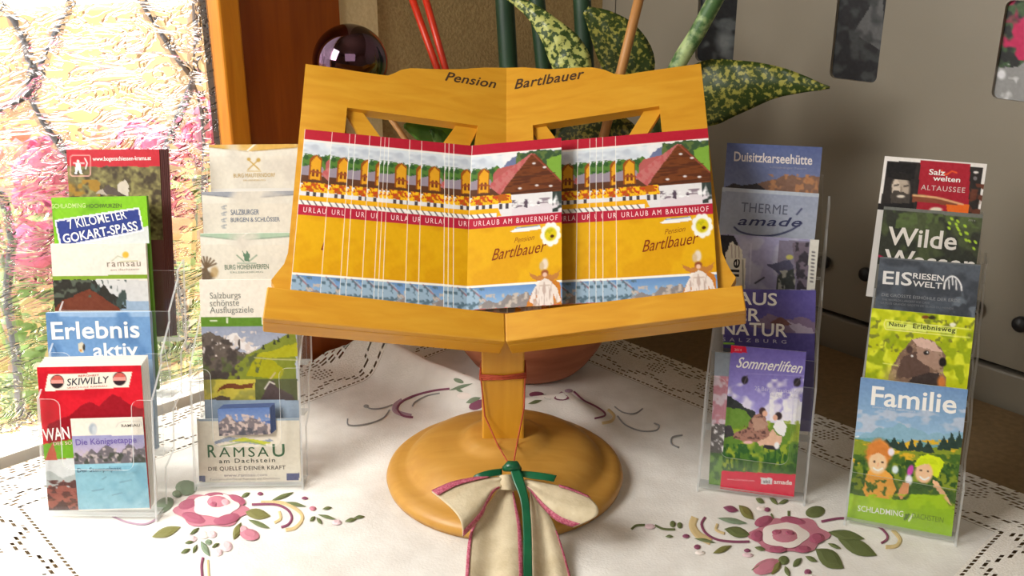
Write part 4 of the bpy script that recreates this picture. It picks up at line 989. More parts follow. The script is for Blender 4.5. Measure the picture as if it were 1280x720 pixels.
# ---- holder with the red archery and ski leaflets (far left)
h1 = Hold((56, 648), (194, 650), [(0.008, 0.004), (0.036, 0.058), (0.062, 0.112), (0.090, 0.166)], 'clear tiered holder at the left edge, with the red archery leaflets on top')
def a_arch(k):
    k.band(0, 300, (110, 100, 60)); k.mott(k.all(), (146, 138, 82), 5, 0.36, 0.7, 3); k.mott(k.all(), (66, 54, 34), 6, 0.42, 0.74, 7); k.mott(k.yb(225, 245) * (k.x < 125), (160, 120, 34), 9, 0.45, 0.6, 8)
    k.poly([(124, 242), (136, 230), (146, 238), (152, 240), (150, 244)], (88, 74, 66), 1); k.poly([(148, 240), (146, 232), (156, 224), (161, 232), (160, 246)], (206, 194, 176), 1); k.poly([(118, 241), (128, 236), (134, 244)], (180, 166, 150), 1)
    k.poly([(70, 170), (220, 170), (220, 208), (80, 208)], (190, 26, 42), 1.2, 7)
    for w, c in ((5, (232, 150, 140)),):
        k.line([(91, 194), (112, 194), (113, 196), (113, 218), (111, 220), (90, 220), (88, 218), (88, 196), (91, 194)], 1.1, (236, 176, 164))
    k.ell(97.5, 201.5, 1.6, 2, WH); k.line([(92, 204), (105, 204)], 1.4, WH); k.poly([(95, 204), (100, 204), (101, 210), (103, 217), (100, 217), (98, 211), (96, 217), (93.5, 217)], WH); k.line([(106, 198), (109, 204), (107, 211)], 1.5, WH)
leaflet(h1, 3, 0.0, (83, 187), (199, 186.5), (84, 300), a_arch, [('www.bogenschiessen-krams.at', (116, 201), (189, 200), 5, WH, {'bold': 0.01})], 'red topped archery leaflet, highest in the holder at the left edge', edge=(112, 66, 62), thick=0.0009,
        group='red archery leaflets', copies=5, cname='red archery leaflet stacked behind the front archery leaflet', dx=0.0015)
def a_kart(k):
    k.fill((126, 190, 20)); k.mott(k.all(), (110, 172, 14), 20, 0.5, 0.65); k.poly([(140, 290), (200, 280), (200, 312), (60, 312)], (206, 210, 206), 1)
    k.poly([(68, 275), (174, 259), (180, 289), (75, 310)], (228, 228, 232)); k.poly([(70, 277), (172.5, 261.5), (178, 287), (77, 307)], (42, 58, 130))
leaflet(h1, 2, 0.006, (64, 247), (183, 245), (66, 306), a_kart, [('SCHLADMING', (65, 260.5), (107, 259.5), 5.5, (200, 226, 140), {'bold': 0.02}), ('HOCHWURZEN', (108.5, 260), (152, 259.5), 5, (70, 84, 40), {}), ('7 KILOMETER', (86, 286.5), (159, 273), 11, WH, {'bold': 0.03, 'shear': -0.1}), ('GOKART-SPASS', (80, 304), (173, 287), 11, WH, {'bold': 0.035})],
        'lime green go-kart leaflet with a slanted blue text panel', edge=(96, 150, 30), thick=0.005)
def a_rams(k):
    k.fill((232, 220, 206)); k.band(345.5, 350.5, (126, 158, 40), -0.02, 63); k.band(350, 420, (206, 204, 200))
    k.band(376, 420, (150, 170, 190), 0, 0); k.poly([(60, 350), (118, 350), (124, 360), (130, 356), (138, 366), (150, 372), (158, 386), (60, 392)], (44, 42, 34), 2, 5)
    k.mott(k.yb(350, 390) * (k.x > 112) * (k.x < 158), (60, 72, 66), 6, 0.5, 0.6, 11, 1.6, 0.6); k.poly([(64, 390), (78, 376), (112, 361), (150, 386), (152, 392)], (110, 52, 30), 1.2); k.mott(k.yb(350, 372) * (k.x < 118), (84, 90, 76), 7, 0.6, 0.68, 13)
    k.line([(140, 326), (147, 320), (153, 322), (158, 319)], 1.1, (170, 178, 150)); k.line([(150, 327), (172, 326)], 1.0, (176, 180, 130)); k.ell(157, 318.5, 4, 4, (222, 176, 60), 0.4)
leaflet(h1, 2, 0.0, (63, 305), (182, 304), (65, 389), a_rams, [('ramsau', (134, 333.5), (176, 332.5), 5.5, (134, 122, 108), {'space': 1.2}), ('am dachstein', (138, 338.5), (174, 337.5), 2.6, (160, 150, 138), {})], 'cream leaflet with a sun logo over a dark roof, before the lime green leaflet', thick=0.004)
def a_erl(k):
    k.fill((112, 152, 196)); k.band(380, 396, (150, 180, 212)); k.mott(k.all(), (92, 132, 178), 22, 0.5, 0.7)
    k.poly([(97, 430), (103, 427), (107, 432), (104, 441), (99, 440)], (216, 206, 180), 0.6); k.ell(105, 434, 1.6, 4, (60, 50, 40), 0.4); k.ell(101, 438, 1.6, 1.6, (210, 140, 60), 0.4)
leaflet(h1, 1, 0.0, (57, 391), (187, 390), (61, 450), a_erl, [('Erlebnis', (65, 424), (175, 421.5), 21.5, WH, {'bold': 0.028}), ('aktiv', (117, 446), (173, 444.5), 17, WH, {'bold': 0.02})], 'pale blue leaflet with two lines of large white text, just above the red ski leaflet', edge=(150, 176, 204), thick=0.006)
def a_ski(k):
    k.fill((206, 22, 40)); k.mott(k.all(), (190, 14, 34), 30, 0.45, 0.6); k.poly([(60, 530), (86, 520), (100, 508), (112, 502), (124, 508), (140, 492), (150, 496), (160, 505), (180, 512), (180, 560), (60, 560)], (148, 10, 28), 1.5)
    k.poly([(60, 468), (165, 464.5), (161, 484), (56, 489)], (236, 226, 210))
    for x, y in ((71.5, 477), (149.5, 473.5)):
        k.ell(x, y, 8.5, 8.5, (44, 30, 36), 0.12); k.over((np.hypot(k.x - x, k.y - y) < 7.6) * (k.y < y), (200, 90, 80)); k.over((np.hypot(k.x - x, k.y - y) < 8) * (np.abs(k.y - y) < 2.2), (226, 150, 140))
    k.poly([(50, 556), (92, 549), (94, 572), (52, 575)], (112, 168, 40), 0.4); k.poly([(50, 576), (100, 572), (100, 645), (50, 645)], (214, 216, 216)); k.poly([(50, 592), (62, 588), (78, 598), (100, 590), (100, 645), (50, 645)], (176, 182, 180), 1)
    k.poly([(52, 620), (62, 606), (70, 612), (78, 600), (86, 610), (100, 604), (100, 645), (52, 645)], (150, 84, 72), 2, 5); k.mott(k.yb(600, 645) * (k.x < 100), (90, 50, 46), 5, 0.5, 0.6, 15, 0.6, 1.6); k.poly([(56, 645), (78, 624), (94, 645)], (70, 40, 42), 0.5)
    k.poly([(56, 575), (66, 552), (72, 575)], (190, 90, 70), 0.8)
leaflet(h1, 0, 0.0, (46, 459), (176, 456.5), (57, 638), a_ski, [('SKIWILLY', (84, 482), (137, 478.5), 8.5, (40, 44, 60), {'bold': 0.035, 'shear': 0.2}), ('BERGHEIT', (98, 471), (124, 470), 2.4, (190, 60, 60), {}), ('SKISCHULE RAMSAU', (84, 486), (134, 483.5), 2.2, (200, 110, 100), {}), ('WAN', (55, 551), (88, 548), 15, WH, {'bold': 0.05}), ('DER SO', (67, 556.5), (90, 555.5), 4, (250, 200, 200), {})],
        'red ski leaflet with a white banner and two round badges, above the stamp card', thick=0.0007, group='red ski leaflets', copies=5, cname='pale edged ski leaflet stacked behind the front red ski leaflet', dx=0.0011, shift=0.0018)
def a_kon(k):
    k.fill((140, 186, 204)); k.band(515, 545, (230, 222, 208), -0.015, 88); k.band(545, 583, (164, 158, 196), -0.015, 88); k.band(545, 583, (150, 150, 190), -0.015, 88, (200, 176, 186))
    k.poly([(88, 572), (96, 566), (104, 572), (114, 560), (122, 566), (132, 556), (142, 560), (150, 568), (160, 554), (172, 562), (184, 556), (188, 580), (88, 584)], (104, 98, 104), 1.5, 5); k.mott(k.yb(560, 584), (178, 166, 164), 5, 0.54, 0.66, 19); k.mott(k.yb(566, 584), (70, 74, 66), 6, 0.56, 0.66, 25)
    k.poly([(90, 581), (192, 578), (192, 645), (90, 645)], (140, 188, 204)); k.mott(k.yb(582, 640), (124, 174, 194), 20, 0.5, 0.7)
    k.ell(116, 536, 5, 7, (160, 170, 180), 0.5); k.ell(118, 538, 3, 6, (190, 196, 200), 0.5); k.line([(145, 534), (148, 529), (154, 527), (176, 527), (177, 532)], 0.8, (190, 186, 180))
    for x, y, l in ((128, 597, 5), (150, 601, 14), (115, 612, 15), (140, 617, 13)): k.line([(x, y + 2), (x + l, y - 1)], 0.9, (96, 120, 136), 0.7)
leaflet(h1, 0, -0.0022, (88, 523.5), (178, 521), (93, 637), a_kon, [('RAMSAU', (152, 534), (175, 533), 3.6, (80, 76, 72), {'bold': 0.01}), ('Die Königsetappe', (95, 556.5), (171, 553), 7.5, (108, 92, 160), {'bold': 0.012}), ('Der Stempelpass', (97, 590.5), (152, 588), 5.5, (72, 96, 116), {'bold': 0.01})], 'small pale blue stamp card with mountains, leaning in front of the red ski leaflet', thick=0.0005, name='stamp_card')
make_holder(h1, 0.27, [0.6, 0.55, 0, 0], [0.118, 0.105, 0.09, 0.075])

# ---- holder with the white castle leaflets (second from the left)
h2 = Hold((245, 612), (377, 610), [(0.008, 0.004), (0.036, 0.072), (0.060, 0.122), (0.084, 0.172)], 'clear tiered holder left of the lectern, with cream castle leaflets and an alpine leaflet')
def castle(top, y0, xa, xb, ym, dark):
    def f(k):
        k.fill((226, 220, 204)); k.band(y0 - 3, y0 + 9, top); k.poly([(xa - 4, y0 + 3), ((xa + xb) / 2 - 4, y0 + 8), ((xa + xb) / 2 - 4, y0 + 14), (xa - 4, y0 + 14)], (232, 228, 214)); k.poly([((xa + xb) / 2 - 4, y0 + 8), (xb + 4, y0 + 3.5), (xb + 4, y0 + 14), ((xa + xb) / 2 - 4, y0 + 14)], (226, 222, 208))
        k.line([((xa + xb) / 2 - 7, y0 + 7.5), ((xa + xb) / 2 + 3, y0 - 1)], 1.8, (246, 246, 240))
        k.line([(xa, y0 + 3), ((xa + xb) / 2 - 6, y0 + 8.5)], 1.2, dark, 0.6); k.line([((xa + xb) / 2 - 1, y0 + 8), (xb, y0 + 3.5)], 1.2, dark, 0.7); k.mott(k.all(), (216, 210, 196), 30, 0.55, 0.8)
    return f
def a_mau(k):
    castle((216, 172, 84), 181, 261, 371, 234, (150, 124, 80))(k); g = (196, 160, 80)
    k.line([(310, 199), (324, 212)], 1.5, g); k.line([(323, 200), (310, 212)], 1.5, g); k.ell(323, 200, 2.6, 2.6, g, 0.4); k.ell(311, 199, 2.4, 2, g, 0.4); k.line([(309, 214), (326, 214)], 1.0, g, 0.7)
leaflet(h2, 3, 0.0, (261, 181), (372, 180), (258, 236), a_mau, [('BURG MAUTERNDORF', (292, 222), (344, 221), 5, (196, 166, 96), {}), ('ERLEBNISBURG', (304, 226.5), (332, 226), 2, (206, 180, 124), {})], 'cream castle leaflet with a yellow strip and gold emblem, topmost beside the lectern', thick=0.004)
def a_bur(k):
    castle((156, 160, 168), 240, 252, 368, 292, (100, 104, 110))(k); g = (124, 134, 148)
    for i, y in enumerate((259, 267, 275, 283)): k.line([(277, y), (283, y - 2)], 1.2, g, 0.8); k.line([(278, y + 2), (282, y + 2)], 1.0, g, 0.8); k.line([(280, y - 2), (280, y + 2)], 0.9, g, 0.6)
leaflet(h2, 2, 0.0, (252, 240), (368, 238.5), (250, 292), a_bur, [('SALZBURGER', (288.5, 268.5), (324, 268), 6.6, (122, 132, 148), {'bold': 0.012}), ('BURGEN & SCHLÖSSER', (288.5, 277.5), (350, 276.5), 6.6, (122, 132, 148), {'bold': 0.012})], 'cream castle leaflet with a grey strip and grey lettering, second from the top', thick=0.004)
def a_hoh(k):
    castle((170, 194, 168), 292, 250, 362, 349, (96, 122, 100))(k); g = (96, 130, 104)
    k.poly([(303, 313), (307, 318), (309, 313), (312, 319), (311, 326), (306, 326)], g, 0.8); k.line([(296, 319), (305, 327)], 1.3, g, 0.8); k.line([(321, 319), (311, 327)], 1.3, g, 0.8); k.line([(297, 329), (320, 329)], 0.9, g, 0.8)
    for q in range(6): k.line([(262 - q * 2.2, 345 - q * 1.5), (250 + (q * 4.4 if q < 5 else 20), 322 - q * 1.5 + (q * q) * 0.6)], 2.2, (112, 92, 68))
    k.ell(258, 346, 9, 7, (104, 88, 70), 0.5, 0.2); k.ell(268, 340, 5, 7, (176, 140, 84), 0.6, 0.2, a=0.7)
leaflet(h2, 1, 0.0, (250, 292), (362, 291), (249, 350), a_hoh, [('BURG HOHENWERFEN', (281, 337), (336, 336), 6.2, (104, 128, 106), {'bold': 0.012}), ('ERLEBNISBURG', (288, 341.5), (329, 341), 2.2, (150, 160, 146), {})], 'cream castle leaflet with a green strip and dark wing feathers, third from the top', thick=0.004)
def a_aus(k):
    k.fill((230, 224, 210)); k.band(396.5, 408, (92, 132, 40)); k.poly([(327, 397), (369, 398), (369, 406), (327, 405.5)], (214, 218, 198)); k.line([(263, 401), (271, 401)], 1.6, (214, 220, 196)); k.line([(284, 398), (284, 403)], 2.4, (214, 220, 196))
    k.band(408, 476, (144, 152, 172), 0, 0, (186, 190, 200))
    k.poly([(249, 419), (262, 414), (276, 420), (286, 424), (300, 440), (312, 444), (306, 476), (249, 476)], (96, 86, 78), 2, 6); k.poly([(282, 424), (290, 416), (296, 416), (304, 426), (316, 434), (326, 432), (314, 442), (302, 436)], (222, 218, 216), 1.2, 5); k.mott(k.yb(414, 446) * (k.x < 320), (206, 196, 190), 5, 0.58, 0.66, 3)
    k.poly([(308, 444), (330, 432), (350, 422), (370, 414), (370, 476), (260, 476), (290, 462)], (122, 132, 46), 1.5, 6); k.poly([(310, 446), (332, 440), (372, 428), (372, 446), (340, 448)], (166, 164, 30), 2, 7); k.poly([(308, 470), (318, 448), (340, 450), (356, 462), (350, 474)], (158, 156, 24), 1.5); k.mott(k.inside([(250, 450), (330, 440), (320, 476), (250, 476)]), (84, 92, 56), 7, 0.46, 0.6, 9); k.line([(318, 447), (340, 449), (372, 450)], 1.4, (196, 190, 150), 0.8)
    for x, y in ((329, 432), (343, 426), (348, 423), (360, 418)): k.poly([(x - 2.2, y + 5), (x, y - 3), (x + 2.2, y + 5)], (56, 60, 44))
    k.mott(k.yb(424, 474) * (k.x < 300), (70, 62, 58), 7, 0.52, 0.66, 13); k.line([(336, 476), (344, 466)], 2, (186, 170, 130))
    k.poly([(249, 475), (319, 474), (319, 500), (249, 500)], (190, 176, 70)); k.mott(k.yb(475, 500) * (k.x < 319), (150, 146, 70), 12, 0.5, 0.62, 17); k.poly([(270, 491), (280, 480), (290, 479), (302, 481), (318, 478), (316, 485), (300, 487), (284, 485)], (110, 62, 36), 1); k.poly([(262, 500), (276, 494), (288, 497), (290, 510), (262, 510)], (90, 76, 64), 1.2)
    k.poly([(319, 474), (372, 474), (372, 500), (319, 500)], (86, 92, 56)); k.poly([(326, 500), (334, 480), (342, 476), (346, 484), (366, 494), (370, 502), (326, 502)], (78, 66, 66), 1.2); k.line([(331, 486), (337, 477), (343, 480)], 1.8, (206, 200, 190))
    k.band(500, 530, (148, 166, 186))
leaflet(h2, 0, 0.007, (249, 350), (369, 349), (248, 526), a_aus, [('Salzburgs', (262.5, 373.5), (301, 372.5), 8, (130, 132, 124), {}), ('schönste', (262.5, 383), (299, 382), 8.5, (130, 132, 124), {}), ('Ausflugsziele', (262.5, 391.5), (317, 390.5), 8, (130, 132, 124), {})], 'tall excursion leaflet with a green bar over an alpine valley photo', thick=0.003)
def a_ram(k):
    k.fill((226, 218, 200)); k.band(520, 526, (160, 176, 190)); k.poly([(268, 552), (286, 546), (304, 549), (322, 553), (338, 548), (342, 551), (324, 556), (300, 553), (282, 552), (268, 556)], (150, 160, 176), 0.5); k.poly([(284, 552), (304, 547), (340, 553), (330, 556), (306, 552)], (196, 200, 70), 0.5); k.line([(276, 558), (312, 551), (332, 557)], 1.2, (120, 150, 90), 0.8)
    k.poly([(246, 594.5), (256.5, 594.5), (256.5, 602), (246, 602)], (58, 68, 120)); k.poly([(358, 592), (374, 591), (374, 600), (358, 601)], (58, 68, 120))
leaflet(h2, 0, 0.0, (246, 524), (374, 523), (246.5, 603), a_ram, [('R', (260, 571.5), (270.5, 571.3), 16, (60, 104, 70), {'bold': 0.012}), ('AMSA', (274, 571.3), (336, 570.6), 12.5, (60, 104, 70), {'space': 1.25}), ('U', (341, 570.6), (356, 570.4), 16, (60, 104, 70), {'bold': 0.012}),
        ('am Dachstein', (274, 579), (344, 577.5), 5.5, (86, 92, 84), {'bold': 0.01, 'space': 1.25}), ('DIE QUELLE DEINER KRAFT', (260.5, 588.5), (357, 586.5), 5, (84, 76, 70), {'bold': 0.012, 'space': 1.1}), ('www.ramsau.com', (280, 596), (334, 595), 2.6, (150, 140, 140), {}), ('Tourismusverband Ramsau am Dachstein', (262, 600.5), (350, 599), 2.6, (160, 150, 146), {})],
        'white leaflet with large green serif lettering, lowest in the holder beside the lectern', thick=0.001)
def a_blu(k):
    k.fill((86, 112, 168)); k.band(500, 526, (80, 108, 168), 0, 0, (120, 144, 188)); k.poly([(270, 534), (278, 524), (288, 519), (296, 528), (306, 526), (314, 521), (326, 527), (338, 534), (338, 548), (270, 548)], (120, 112, 116), 1.5, 4); k.mott(k.yb(518, 548), (196, 178, 170), 4, 0.54, 0.64, 7); k.mott(k.yb(534, 548), (84, 84, 92), 5, 0.5, 0.62, 9)
leaflet(h2, 0, -0.0047, (272, 511), (337, 509), (272.5, 545), a_blu, [], 'small blue mountain card, front of the stack over the green serif lettering', edge=(84, 100, 140), thick=0.0005, group='blue mountain cards', copies=4, cname='blue mountain card stacked behind the front mountain card', dx=0.0012, shift=0.0009, name='mountain_card', full=False)
make_holder(h2, 0.335, [0.66, 0, 0, 0], [0.125, 0.085, 0.085, 0.085])

# ---- holder right of the lectern
INKGAIN = 1.22
h3 = Hold((873, 613), (1004, 631), [(0.008, 0.004), (0.032, 0.060), (0.054, 0.114), (0.076, 0.168), (0.098, 0.222)], 'clear tiered holder right of the lectern, with purple and grey blue leaflets')
def a_dui(k):
    k.band(0, 300, (80, 92, 134)); k.band(170, 240, (70, 82, 126), 0.05, 905, (120, 128, 158)); k.poly([(940, 232), (962, 226), (980, 219), (990, 219), (1000, 222), (1012, 220), (1030, 222), (1030, 245), (930, 245)], (122, 92, 76), 2, 6); k.mott(k.yb(218, 242) * (k.x > 960), (166, 118, 82), 6, 0.5, 0.62, 3); k.poly([(900, 238), (916, 229), (926, 232), (946, 229), (956, 236), (956, 244), (900, 244)], (54, 50, 52), 1)
leaflet(h3, 4, 0.0, (909, 178.5), (1028, 184), (905, 236), a_dui, [('Duisitzkarseehütte', (917, 201), (1015, 206), 12, (226, 218, 214), {'bold': 0.03, 'shear': -0.05}), ('Schladminger Tauern', (962, 210), (1008, 212), 2.5, (150, 150, 168), {})], 'blue leaflet with white title and brown peaks, topmost right of the lectern', edge=(110, 114, 140))
def a_the(k):
    k.fill((142, 150, 168)); k.band(230, 305, (134, 142, 162), 0.05, 905, (160, 166, 178)); k.band(230, 239, (164, 172, 182), 0.06, 903)
    k.line(smooth([(918, 284), (926, 290), (945, 294.5), (968, 294), (988, 288), (1002, 279)]), 2.2, (56, 60, 92)); k.line([(996, 268), (1002, 261)], 2.0, (56, 60, 92))
leaflet(h3, 3, 0.0, (903, 234), (1024, 242), (899, 300), a_the, [('THERME', (926, 264.5), (984, 268.5), 12, (96, 100, 118), {'space': 1.05}), ('amade', (922, 281), (1002, 283.5), 11.5, (56, 60, 96), {'bold': 0.012, 'shear': 0.3, 'space': 1.1})], 'grey blue spa leaflet with a curved dark line under the title', edge=(150, 156, 168))
def a_lle(k):
    k.fill((140, 138, 168)); k.mott(k.all(), (158, 158, 178), 16, 0.45, 0.6); k.poly([(896, 293), (918, 294), (922, 304), (916, 326), (896, 326)], (34, 32, 38), 1)
    k.poly([(907, 352), (907, 316), (910, 312), (912, 304), (916, 302), (919, 306), (924, 308), (928, 314), (928, 322), (932, 323), (931, 362), (907, 362)], (206, 202, 188), 0.4)
    for x in (914.5, 919, 923.5): k.line([(x, 306), (x + 0.4, 322)], 0.9, (140, 120, 110))
    k.line([(928.5, 325), (929, 362)], 1.4, (110, 112, 100)); k.line([(939, 305), (937, 355)], 1.6, (180, 180, 196), 0.8); k.line([(944, 354), (955, 347)], 2, (50, 52, 62))
    k.poly([(974, 300), (1013, 302), (1011, 362), (970, 362)], (112, 106, 124)); k.poly([(958, 331), (974, 328), (986, 324), (992, 332), (990, 345), (978, 346), (968, 338)], (70, 70, 92), 1); k.poly([(972, 344), (992, 336), (994, 362), (970, 362)], (54, 58, 56), 1); k.mott(k.inside([(974, 338), (994, 338), (994, 362), (972, 362)]), (140, 140, 130), 5, 0.5, 0.6, 7); k.ell(987, 321.5, 4.5, 3, (170, 166, 90), 0.4)
    k.poly([(990, 303), (1011, 303), (1009, 362), (998, 362)], (98, 88, 100), 1); k.mott(k.inside([(994, 303), (1011, 303), (1009, 362), (996, 362)]), (50, 46, 54), 6, 0.5, 0.58, 11); k.poly([(1012.5, 299), (1025, 300), (1020, 362), (1008.5, 362)], (196, 194, 184))
    for i in range(9): k.line([(1015.6 - 0.06 * i * 5, 315 + i * 4.6), (1018.2 - 0.06 * i * 5, 315.4 + i * 4.6)], 2.0, (90, 88, 90))
leaflet(h3, 2, 0.0, (901, 292), (1024, 300), (897, 361), a_lle, [('lle', (923.5, 346), (924.8, 324), 11, (40, 38, 40), {'bold': 0.05})], 'lavender grey leaflet with a black corner and a pale right margin, third from the top', edge=(180, 178, 176))
def a_nat(k):
    k.fill((80, 72, 132)); k.mott(k.all(), (72, 64, 122), 26, 0.5, 0.7); k.poly([(938, 408), (960, 392), (984, 400), (1004, 396), (1022, 404), (1020, 420), (1000, 424), (980, 414)], (110, 92, 116), 2, 5); k.poly([(982, 402), (1010, 408), (1020, 416), (996, 418)], (150, 140, 158), 2, 5); k.poly([(962, 404), (976, 396), (990, 406), (976, 408)], (96, 64, 62), 1.5); k.band(414, 520, (70, 62, 120), 0.03, 905)
    k.line([(903, 429), (917, 429.5)], 2.4, (130, 190, 60)); k.poly([(890, 434), (916, 435), (912, 520), (886, 520)], (80, 84, 92), 0); k.mott(k.yb(440, 530) * (k.x < 915), (170, 110, 130), 8, 0.5, 0.62, 5)
leaflet(h3, 1, 0.0, (905, 361), (1020, 363), (894, 520), a_nat, [('HAUS', (903, 379), (971, 382), 16, WH, {'bold': 0.045}), ('DER', (903, 399.5), (950, 401.5), 16, WH, {'bold': 0.045}), ('NATUR', (902.5, 417.5), (984, 421), 16.5, WH, {'bold': 0.045}), ('SALZBURG', (903, 426), (983, 429.5), 4.5, (186, 182, 206), {'bold': 0.01, 'space': 2.0})], 'deep purple museum leaflet with bold white capitals', edge=(110, 100, 150))
def a_col(k):
    k.fill((110, 116, 110)); k.band(430, 470, (130, 140, 150)); k.band(470, 530, (176, 120, 132)); k.mott(k.yb(470, 530), (196, 180, 190), 8, 0.5, 0.6, 5); k.band(530, 566, (88, 84, 84)); k.mott(k.yb(530, 566), (214, 210, 210), 5, 0.56, 0.64, 8); k.band(566, 640, (104, 140, 66)); k.mott(k.yb(566, 640), (64, 96, 56), 7, 0.5, 0.62, 11)
leaflet(h3, 0, 0.003, (894, 440), (996, 447), (880, 606), a_col, [], 'collage leaflet mostly hidden, its left strip showing beside the summer lift leaflet', thick=0.001, step=0.0012)
def a_som(k):
    k.band(0, 700, (110, 96, 170)); k.band(428, 520, (104, 92, 170), 0.06, 910, (150, 144, 200)); k.mott(k.yb(474, 535), (206, 202, 220), 14, 0.48, 0.62, 3); k.poly([(980, 506), (994, 498), (1008, 504), (1008, 535), (972, 530)], (212, 210, 222), 2); k.mott(k.yb(490, 532) * (k.x > 962), (220, 218, 228), 9, 0.5, 0.6, 17)
    k.poly([(905, 492), (914, 496), (930, 508), (944, 514), (946, 536), (900, 534)], (46, 50, 50), 1.5); k.band(526, 590, (104, 134, 44), 0.05, 910, (60, 104, 44)); k.mott(k.yb(526, 600), (138, 156, 50), 10, 0.48, 0.62, 7); k.mott(k.yb(555, 600), (44, 86, 40), 6, 0.48, 0.6, 9, 2, 1); k.poly([(900, 508), (930, 512), (946, 530), (904, 536)], (96, 130, 50), 1)
    k.poly([(905, 532), (914, 532), (918, 544), (906, 548)], (60, 56, 60), 1); k.poly([(934, 536), (938, 524), (944, 518), (954, 516), (958, 524), (960, 538), (968, 544), (960, 554), (930, 552), (916, 546), (918, 540)], (150, 110, 96), 1.2, 4); k.mott(k.inside([(916, 548), (938, 524), (956, 518), (966, 550)]), (90, 62, 58), 4, 0.5, 0.6, 13)
    k.ell(953, 514, 4.2, 4.8, (66, 46, 44), 0.3); k.ell(956, 517, 3.2, 3.8, (206, 160, 136), 0.3); k.ell(973, 520, 4.6, 5, (50, 38, 38), 0.3); k.ell(969, 522, 3, 3.6, (206, 160, 136), 0.3); k.poly([(970, 527), (979, 526), (984, 534), (980, 546), (972, 542), (966, 534)], (226, 222, 226), 0.6); k.poly([(946, 552), (960, 546), (966, 536), (971, 544), (978, 546), (976, 556), (966, 560), (960, 556), (950, 558)], (206, 168, 144), 0.8); k.poly([(955, 556), (966, 557), (976, 560), (970, 563), (954, 560)], (46, 42, 50), 0.6); k.ell(971, 557, 3.2, 4.4, (232, 230, 234), 0.4); k.poly([(940, 522), (950, 522), (960, 530), (956, 536), (942, 538)], (168, 134, 116), 1.5, 3); k.ell(935, 553, 6, 2, (214, 170, 170), 0.4)
    k.band(588.5, 700, (204, 22, 60), 0.05, 902); k.poly([(912, 431), (932, 432), (934, 441), (913, 441)], (206, 24, 60)); k.ell(931, 475, 4.2, 5, (40, 36, 40), 0.3); k.line([(930, 480), (934, 470)], 1.4, (90, 80, 90)); k.ell(996.5, 478, 4.6, 5.4, (40, 36, 40), 0.3); k.line([(993, 482), (1001, 472)], 1.6, (70, 60, 66)); k.line([(992, 482), (990, 528)], 0.8, (170, 166, 196), 0.7)
    k.poly([(951, 597), (965, 597.5), (965, 605.5), (951, 605)], (206, 206, 206)); k.line([(934, 467), (1005, 470)], 0.7, (170, 160, 210), 0.6)
leaflet(h3, 0, -0.0012, (914, 431.5), (1008, 440), (900, 611), a_som, [('2014', (918, 438.5), (927, 439), 3, (240, 190, 196), {}), ('Sommerliften', (920, 459), (1003, 466.5), 14, WH, {'bold': 0.012, 'shear': 0.45}), ('25 Berg-Attraktionen', (943, 487.5), (1002, 493), 5.5, (200, 196, 224), {}), ('die Spaß machen', (962, 495), (1001, 499), 4, (190, 186, 216), {}), ('www.skiamade.com', (909, 600), (943, 602), 2.8, (240, 170, 180), {}), ('ski', (954, 603.5), (962, 604), 4.5, (90, 90, 96), {'bold': 0.02}), ('amade', (967, 604.5), (990, 606), 6, WH, {'bold': 0.03})],
        'purple sky summer lift leaflet with a picnicking couple and a red foot band', thick=0.0008)
make_holder(h3, 0.335, [0.7, 0, 0, 0, 0], [0.118, 0.085, 0.085, 0.085, 0.08])

# ---- holder at the far right
INKGAIN = 1.35
h4 = Hold((1057, 655), (1193, 681), [(0.008, 0.004), (0.030, 0.066), (0.052, 0.126), (0.074, 0.170), (0.096, 0.214)], 'clear tiered holder at the right edge, with the marmot and flower meadow leaflets')
def a_sal(k):
    k.fill((206, 202, 196)); k.poly([(1109, 201), (1151, 203), (1214, 208), (1229, 209), (1222, 270), (1100, 262)], (38, 34, 32)); k.poly([(1151, 200), (1213, 204.5), (1210, 272), (1146, 262)], (150, 28, 42))
    k.poly([(1109, 203), (1146, 205), (1142, 224), (1117, 222), (1108, 222)], (22, 20, 20), 1); k.ell(1126, 236, 11, 18, (160, 146, 130), 0.35); k.over((np.hypot((k.x - 1120) / 5, (k.y - 236) / 12) < 1) * 0.7, (196, 182, 166)); k.poly([(1112, 214), (1140, 218), (1139, 226), (1116, 224)], (28, 26, 24)); k.poly([(1113, 244), (1119, 238), (1130, 240), (1138, 244), (1136, 256), (1126, 262), (1114, 258)], (64, 58, 52), 1.2); k.ell(1126, 245.5, 5, 1.8, (196, 186, 172), 0.5); k.line([(1118, 232), (1123, 231)], 1.8, (50, 44, 40)); k.line([(1130, 233), (1135, 232)], 1.8, (50, 44, 40)); k.line([(1127, 234), (1126, 240)], 1.4, (120, 106, 92)); k.over(k.yb(254, 275) * (k.x < 1142), (26, 24, 24))
    k.poly([(1140, 243), (1152, 243), (1178, 250), (1206, 258), (1200, 262), (1170, 254), (1140, 252)], (120, 66, 44), 1); k.line(smooth([(1142, 244), (1170, 247), (1190, 252), (1204, 256)]), 2.6, (206, 166, 116), 0.9); k.poly([(1183, 256), (1212, 256), (1210, 272), (1183, 270)], (214, 98, 30), 1); k.ell(1170, 262, 8, 3, (220, 200, 176), 0.5); k.line([(1177, 213), (1182, 219), (1190, 214), (1196, 216)], 1.8, (210, 82, 40)); k.mott(k.yb(230, 270) * (k.x > 1212), (90, 50, 36), 8, 0.5, 0.6, 3); k.ell(1220, 215.5, 3.2, 1.6, (206, 200, 196), 0.4); k.ell(1219, 223, 2.4, 2.6, (110, 104, 104), 0.4)
